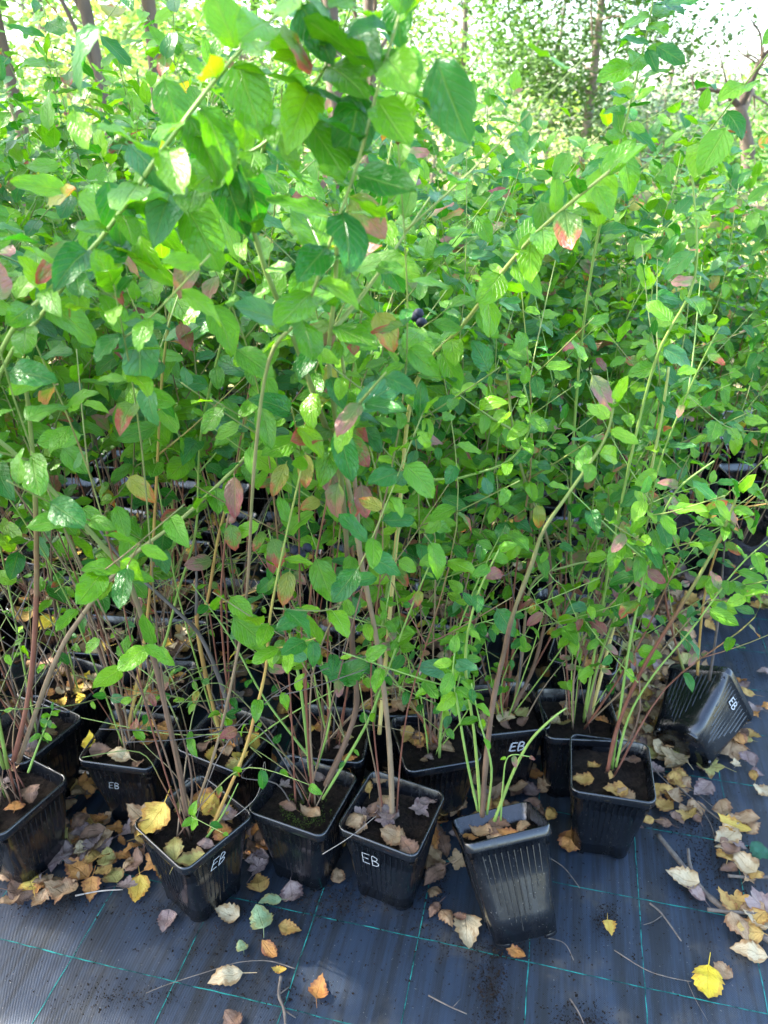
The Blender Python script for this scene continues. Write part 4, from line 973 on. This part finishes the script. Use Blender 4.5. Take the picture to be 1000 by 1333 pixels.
# ------------------------------------------------------------------ background: trees, shrubs
rt=random.Random(5)
def crown(clumps, n, size, m, sig=.3, flat=.7):
    mb=MB()
    for _ in range(n):
        c=rt.choice(clumps); p=c+Vector((rt.gauss(0,sig),rt.gauss(0,sig),rt.gauss(0,sig*flat)))
        s=size*rt.uniform(.6,1.25); a=rt.uniform(0,6.28); e=rt.uniform(-.9,.5)
        d=Vector((math.cos(a)*math.cos(e),math.sin(a)*math.cos(e),math.sin(e))); x=d.cross(Vector((rt.gauss(0,.5),rt.gauss(0,.5),1))).normalized()
        n0=d.cross(x)*.12*s
        mb.add([p,p+d*s*.5+x*s*.3+n0,p+d*s,p+d*s*.5-x*s*.3+n0],[(0,1,2,3)])
    return mb.mesh('crown',m,False)
def tree(name,x,y,label,h,lean,r,clumps,n,size,m,bark='tree',group=None,sig=.3,limbs=True,extra=()):
    root=bpy.data.objects.new(name,None); LINK(root); root.location=(x,y,0); root['label']=label; root['category']='tree' if 'tree' in name else 'shrub'
    if group: root['group']=group
    mb=MB(); top=Vector((lean[0],lean[1],h))
    P=smooth_pts([Vector((0,0,-.1)),Vector((lean[0]*.2+.04,0,h*.3)),Vector((lean[0]*.6-.03,lean[1]*.5,h*.65)),top],5); tube(mb,P,r,r*.35,8,0,.1)
    if limbs:
        for c in clumps[:14]:
            i=rt.randrange(len(P)//3,len(P)); q=P[i]; tube(mb,smooth_pts([q,q.lerp(c,.5)+Vector((rt.uniform(-.1,.1),0,.1)),c],4),r*.3,r*.06,5)
    for e in extra: tube(mb,smooth_pts([Vector(p) for p in e[0]],5),e[1],e[2],7,0,.15)
    obj('trunk',mb.mesh('trunk',BM[bark]),root)
    if n: obj('crown',crown(clumps,n,size,TL[m],sig),root)
    return root
def ell(n,c,r): 
    out=[]
    while len(out)<n:
        p=Vector((rt.uniform(-1,1),rt.uniform(-1,1),rt.uniform(-1,1)))
        if p.length<1: out.append(Vector((c[0]+p.x*r[0],c[1]+p.y*r[1],c[2]+p.z*r[2])))
    return out
def bgx(px,Yd,py=60): return aty(px,py,Yd).x
# the tree that shades the pots, standing to the left
tree('shade_tree',-5.4,1.7,'leafy tree to the left that shades the pots',5.2,(.5,.4),.14,ell(100,(.75,.85,4.6),(2.3,3.3,1.8)),15500,.105,'g',sig=.26)
# trunks behind at upper left
for px,Yd,r,h,lab,ln in ((182,5.2,.055,4.2,'slim pale trunked tree behind the left bushes',(.15,.3)),(122,4.6,.045,3.8,'dark leaning trunked tree at the upper left',(-.1,.2)),
    (432,6.4,.085,4.6,'thick brown trunked tree behind the centre left bushes',(-.1,.3)),(468,7.2,.07,4.4,'brown trunked tree just right of the thick trunk',(.2,.3)),(2,5.0,.05,4.0,'reddish trunked tree at the left picture edge',(-.1,.2))):
    tree('broadleaf_tree',bgx(px,Yd),Yd,lab,h,ln,r,ell(26,(0,.3,h*.75),(1.3,1.2,1.2)),1500,.11,'yg',bark='palebark',sig=.25)
for px,Yd,py,rx,rz,n,m,lab in ((300,8.5,60,1.2,.7,1500,'yg','yellow-green shrub glowing between the upper left trunks'),(80,7.5,110,1.2,.8,1500,'y','yellow leaved shrub at the upper left'),(230,11,110,1.6,.9,1500,'y','pale yellow shrub farther behind the trunks'),
    (560,9.5,190,1.0,.7,1500,'yg','sunlit shrub left of the tall green tree'),(650,12,200,1.3,.7,1300,'y','pale sunlit shrub at the foot of the tall green tree'),(840,13,190,1.3,.7,1300,'b','grey-green shrub left of the bare tree'),(985,9,270,.8,.5,1000,'yg','low yellow-green shrub right of the bare tree'),(430,10,150,1.6,.9,1500,'yg','yellow-green shrub behind the thick trunk')):
    p=aty(px,py,Yd)
    tree('garden_shrub',p.x,Yd,lab,max(.4,p.z),(.1,0),.035,ell(22,(0,0,max(.35,p.z)),(rx,rx,rz)),n,.10,m,sig=.2)
p=aty(770,60,14)
tree('broadleaf_tree',p.x,14,'tall green tree behind the right bushes',5.0,(.2,0),.09,ell(80,(0,0,3.0),(1.9,1.6,2.7)),13000,.11,'g',sig=.32)
p=aty(600,20,17)
tree('broadleaf_tree',p.x,17,'sparse yellow-green tree left of the tall green tree',5.0,(.2,0),.09,ell(40,(0,0,3.0),(1.9,1.5,2.4)),4200,.13,'yg',sig=.35)
for i,(px,Yd,m,h) in enumerate(((60,16,'yg',3.4),(190,20,'y',4),(330,15,'yg',3.4),(480,21,'y',4),(868,24,'b',2.0),(1075,20,'yg',2.2),(720,26,'b',3.6),(970,17,'yg',.9))):
    p=aty(px,100,Yd); tree('broadleaf_tree',p.x,Yd,['hazy yellow-green tree far behind at the upper left edge','pale tree far behind the slim pale trunk','far yellow-green tree between the left trunks','pale tree far behind the centre','far grey-green tree beside the bare tree','far yellow-green tree at the upper right edge','far grey-green tree behind the tall green tree','low pale tree behind the bare tree'][i],h+.8,(.2,0),.1,ell(45,(0,0,h*.62),(2.2,1.6,h*.55)),3600,.17,m,sig=.4)
# the bare tree at the right
Yb=9.6; b0=aty(932,292,Yb); b0.z=0
def rel(px,py,dy=0): q=aty(px,py,Yb+dy); return (q.x-b0.x,q.y-Yb,q.z)
ex=[([rel(964,140),rel(945,122),rel(925,117),rel(904,116)],.045,.02),([rel(964,140),rel(975,112),rel(992,78),rel(1015,48),rel(1040,-20)],.06,.03),([rel(950,124),rel(943,95),rel(935,60)],.02,.008),([rel(992,75),rel(990,45),rel(978,25),rel(968,-5)],.022,.008),
    ([rel(912,116),rel(902,105),rel(898,95)],.014,.006),([rel(920,117),rel(905,128),rel(892,138)],.012,.005),([rel(990,80),rel(978,72),rel(968,74)],.014,.006),([rel(970,125),rel(966,100),rel(960,85)],.012,.005),([rel(985,95),rel(1000,98),rel(1015,90)],.014,.006)]
root=bpy.data.objects.new('bare_tree',None); LINK(root); root.location=(b0.x,Yb,0); root['label']='bare crooked tree with forked branches at the upper right'; root['category']='tree'
mb=MB(); tube(mb,smooth_pts([Vector((0,0,-.05)),Vector(rel(938,280)),Vector(rel(958,245)),Vector(rel(974,215)),Vector(rel(970,170)),Vector(rel(963,138))],5),.105,.055,9,0,.18)
obj('trunk',mb.mesh('trunk',BM['palebark']),root)
for pts,a,b in ex:
    mb=MB(); PP=smooth_pts([Vector(p) for p in pts],5); tube(mb,PP,a*.8,b*.6,6,0,.3)
    for _ in range(5):
        q0=PP[rt.randrange(len(PP)//3,len(PP))]; q=[q0]
        dv=Vector((rt.uniform(-1,1),rt.uniform(-1,1),rt.uniform(.0,1)))
        for k in range(4): dv=dv+Vector((rt.uniform(-.5,.5),0,rt.uniform(-.3,.5))); q.append(q[-1]+dv.normalized()*rt.uniform(.06,.14))
        tube(mb,q,b*.5,.003,4); obj('branch',mb.mesh('branch',BM['palebark']),root)
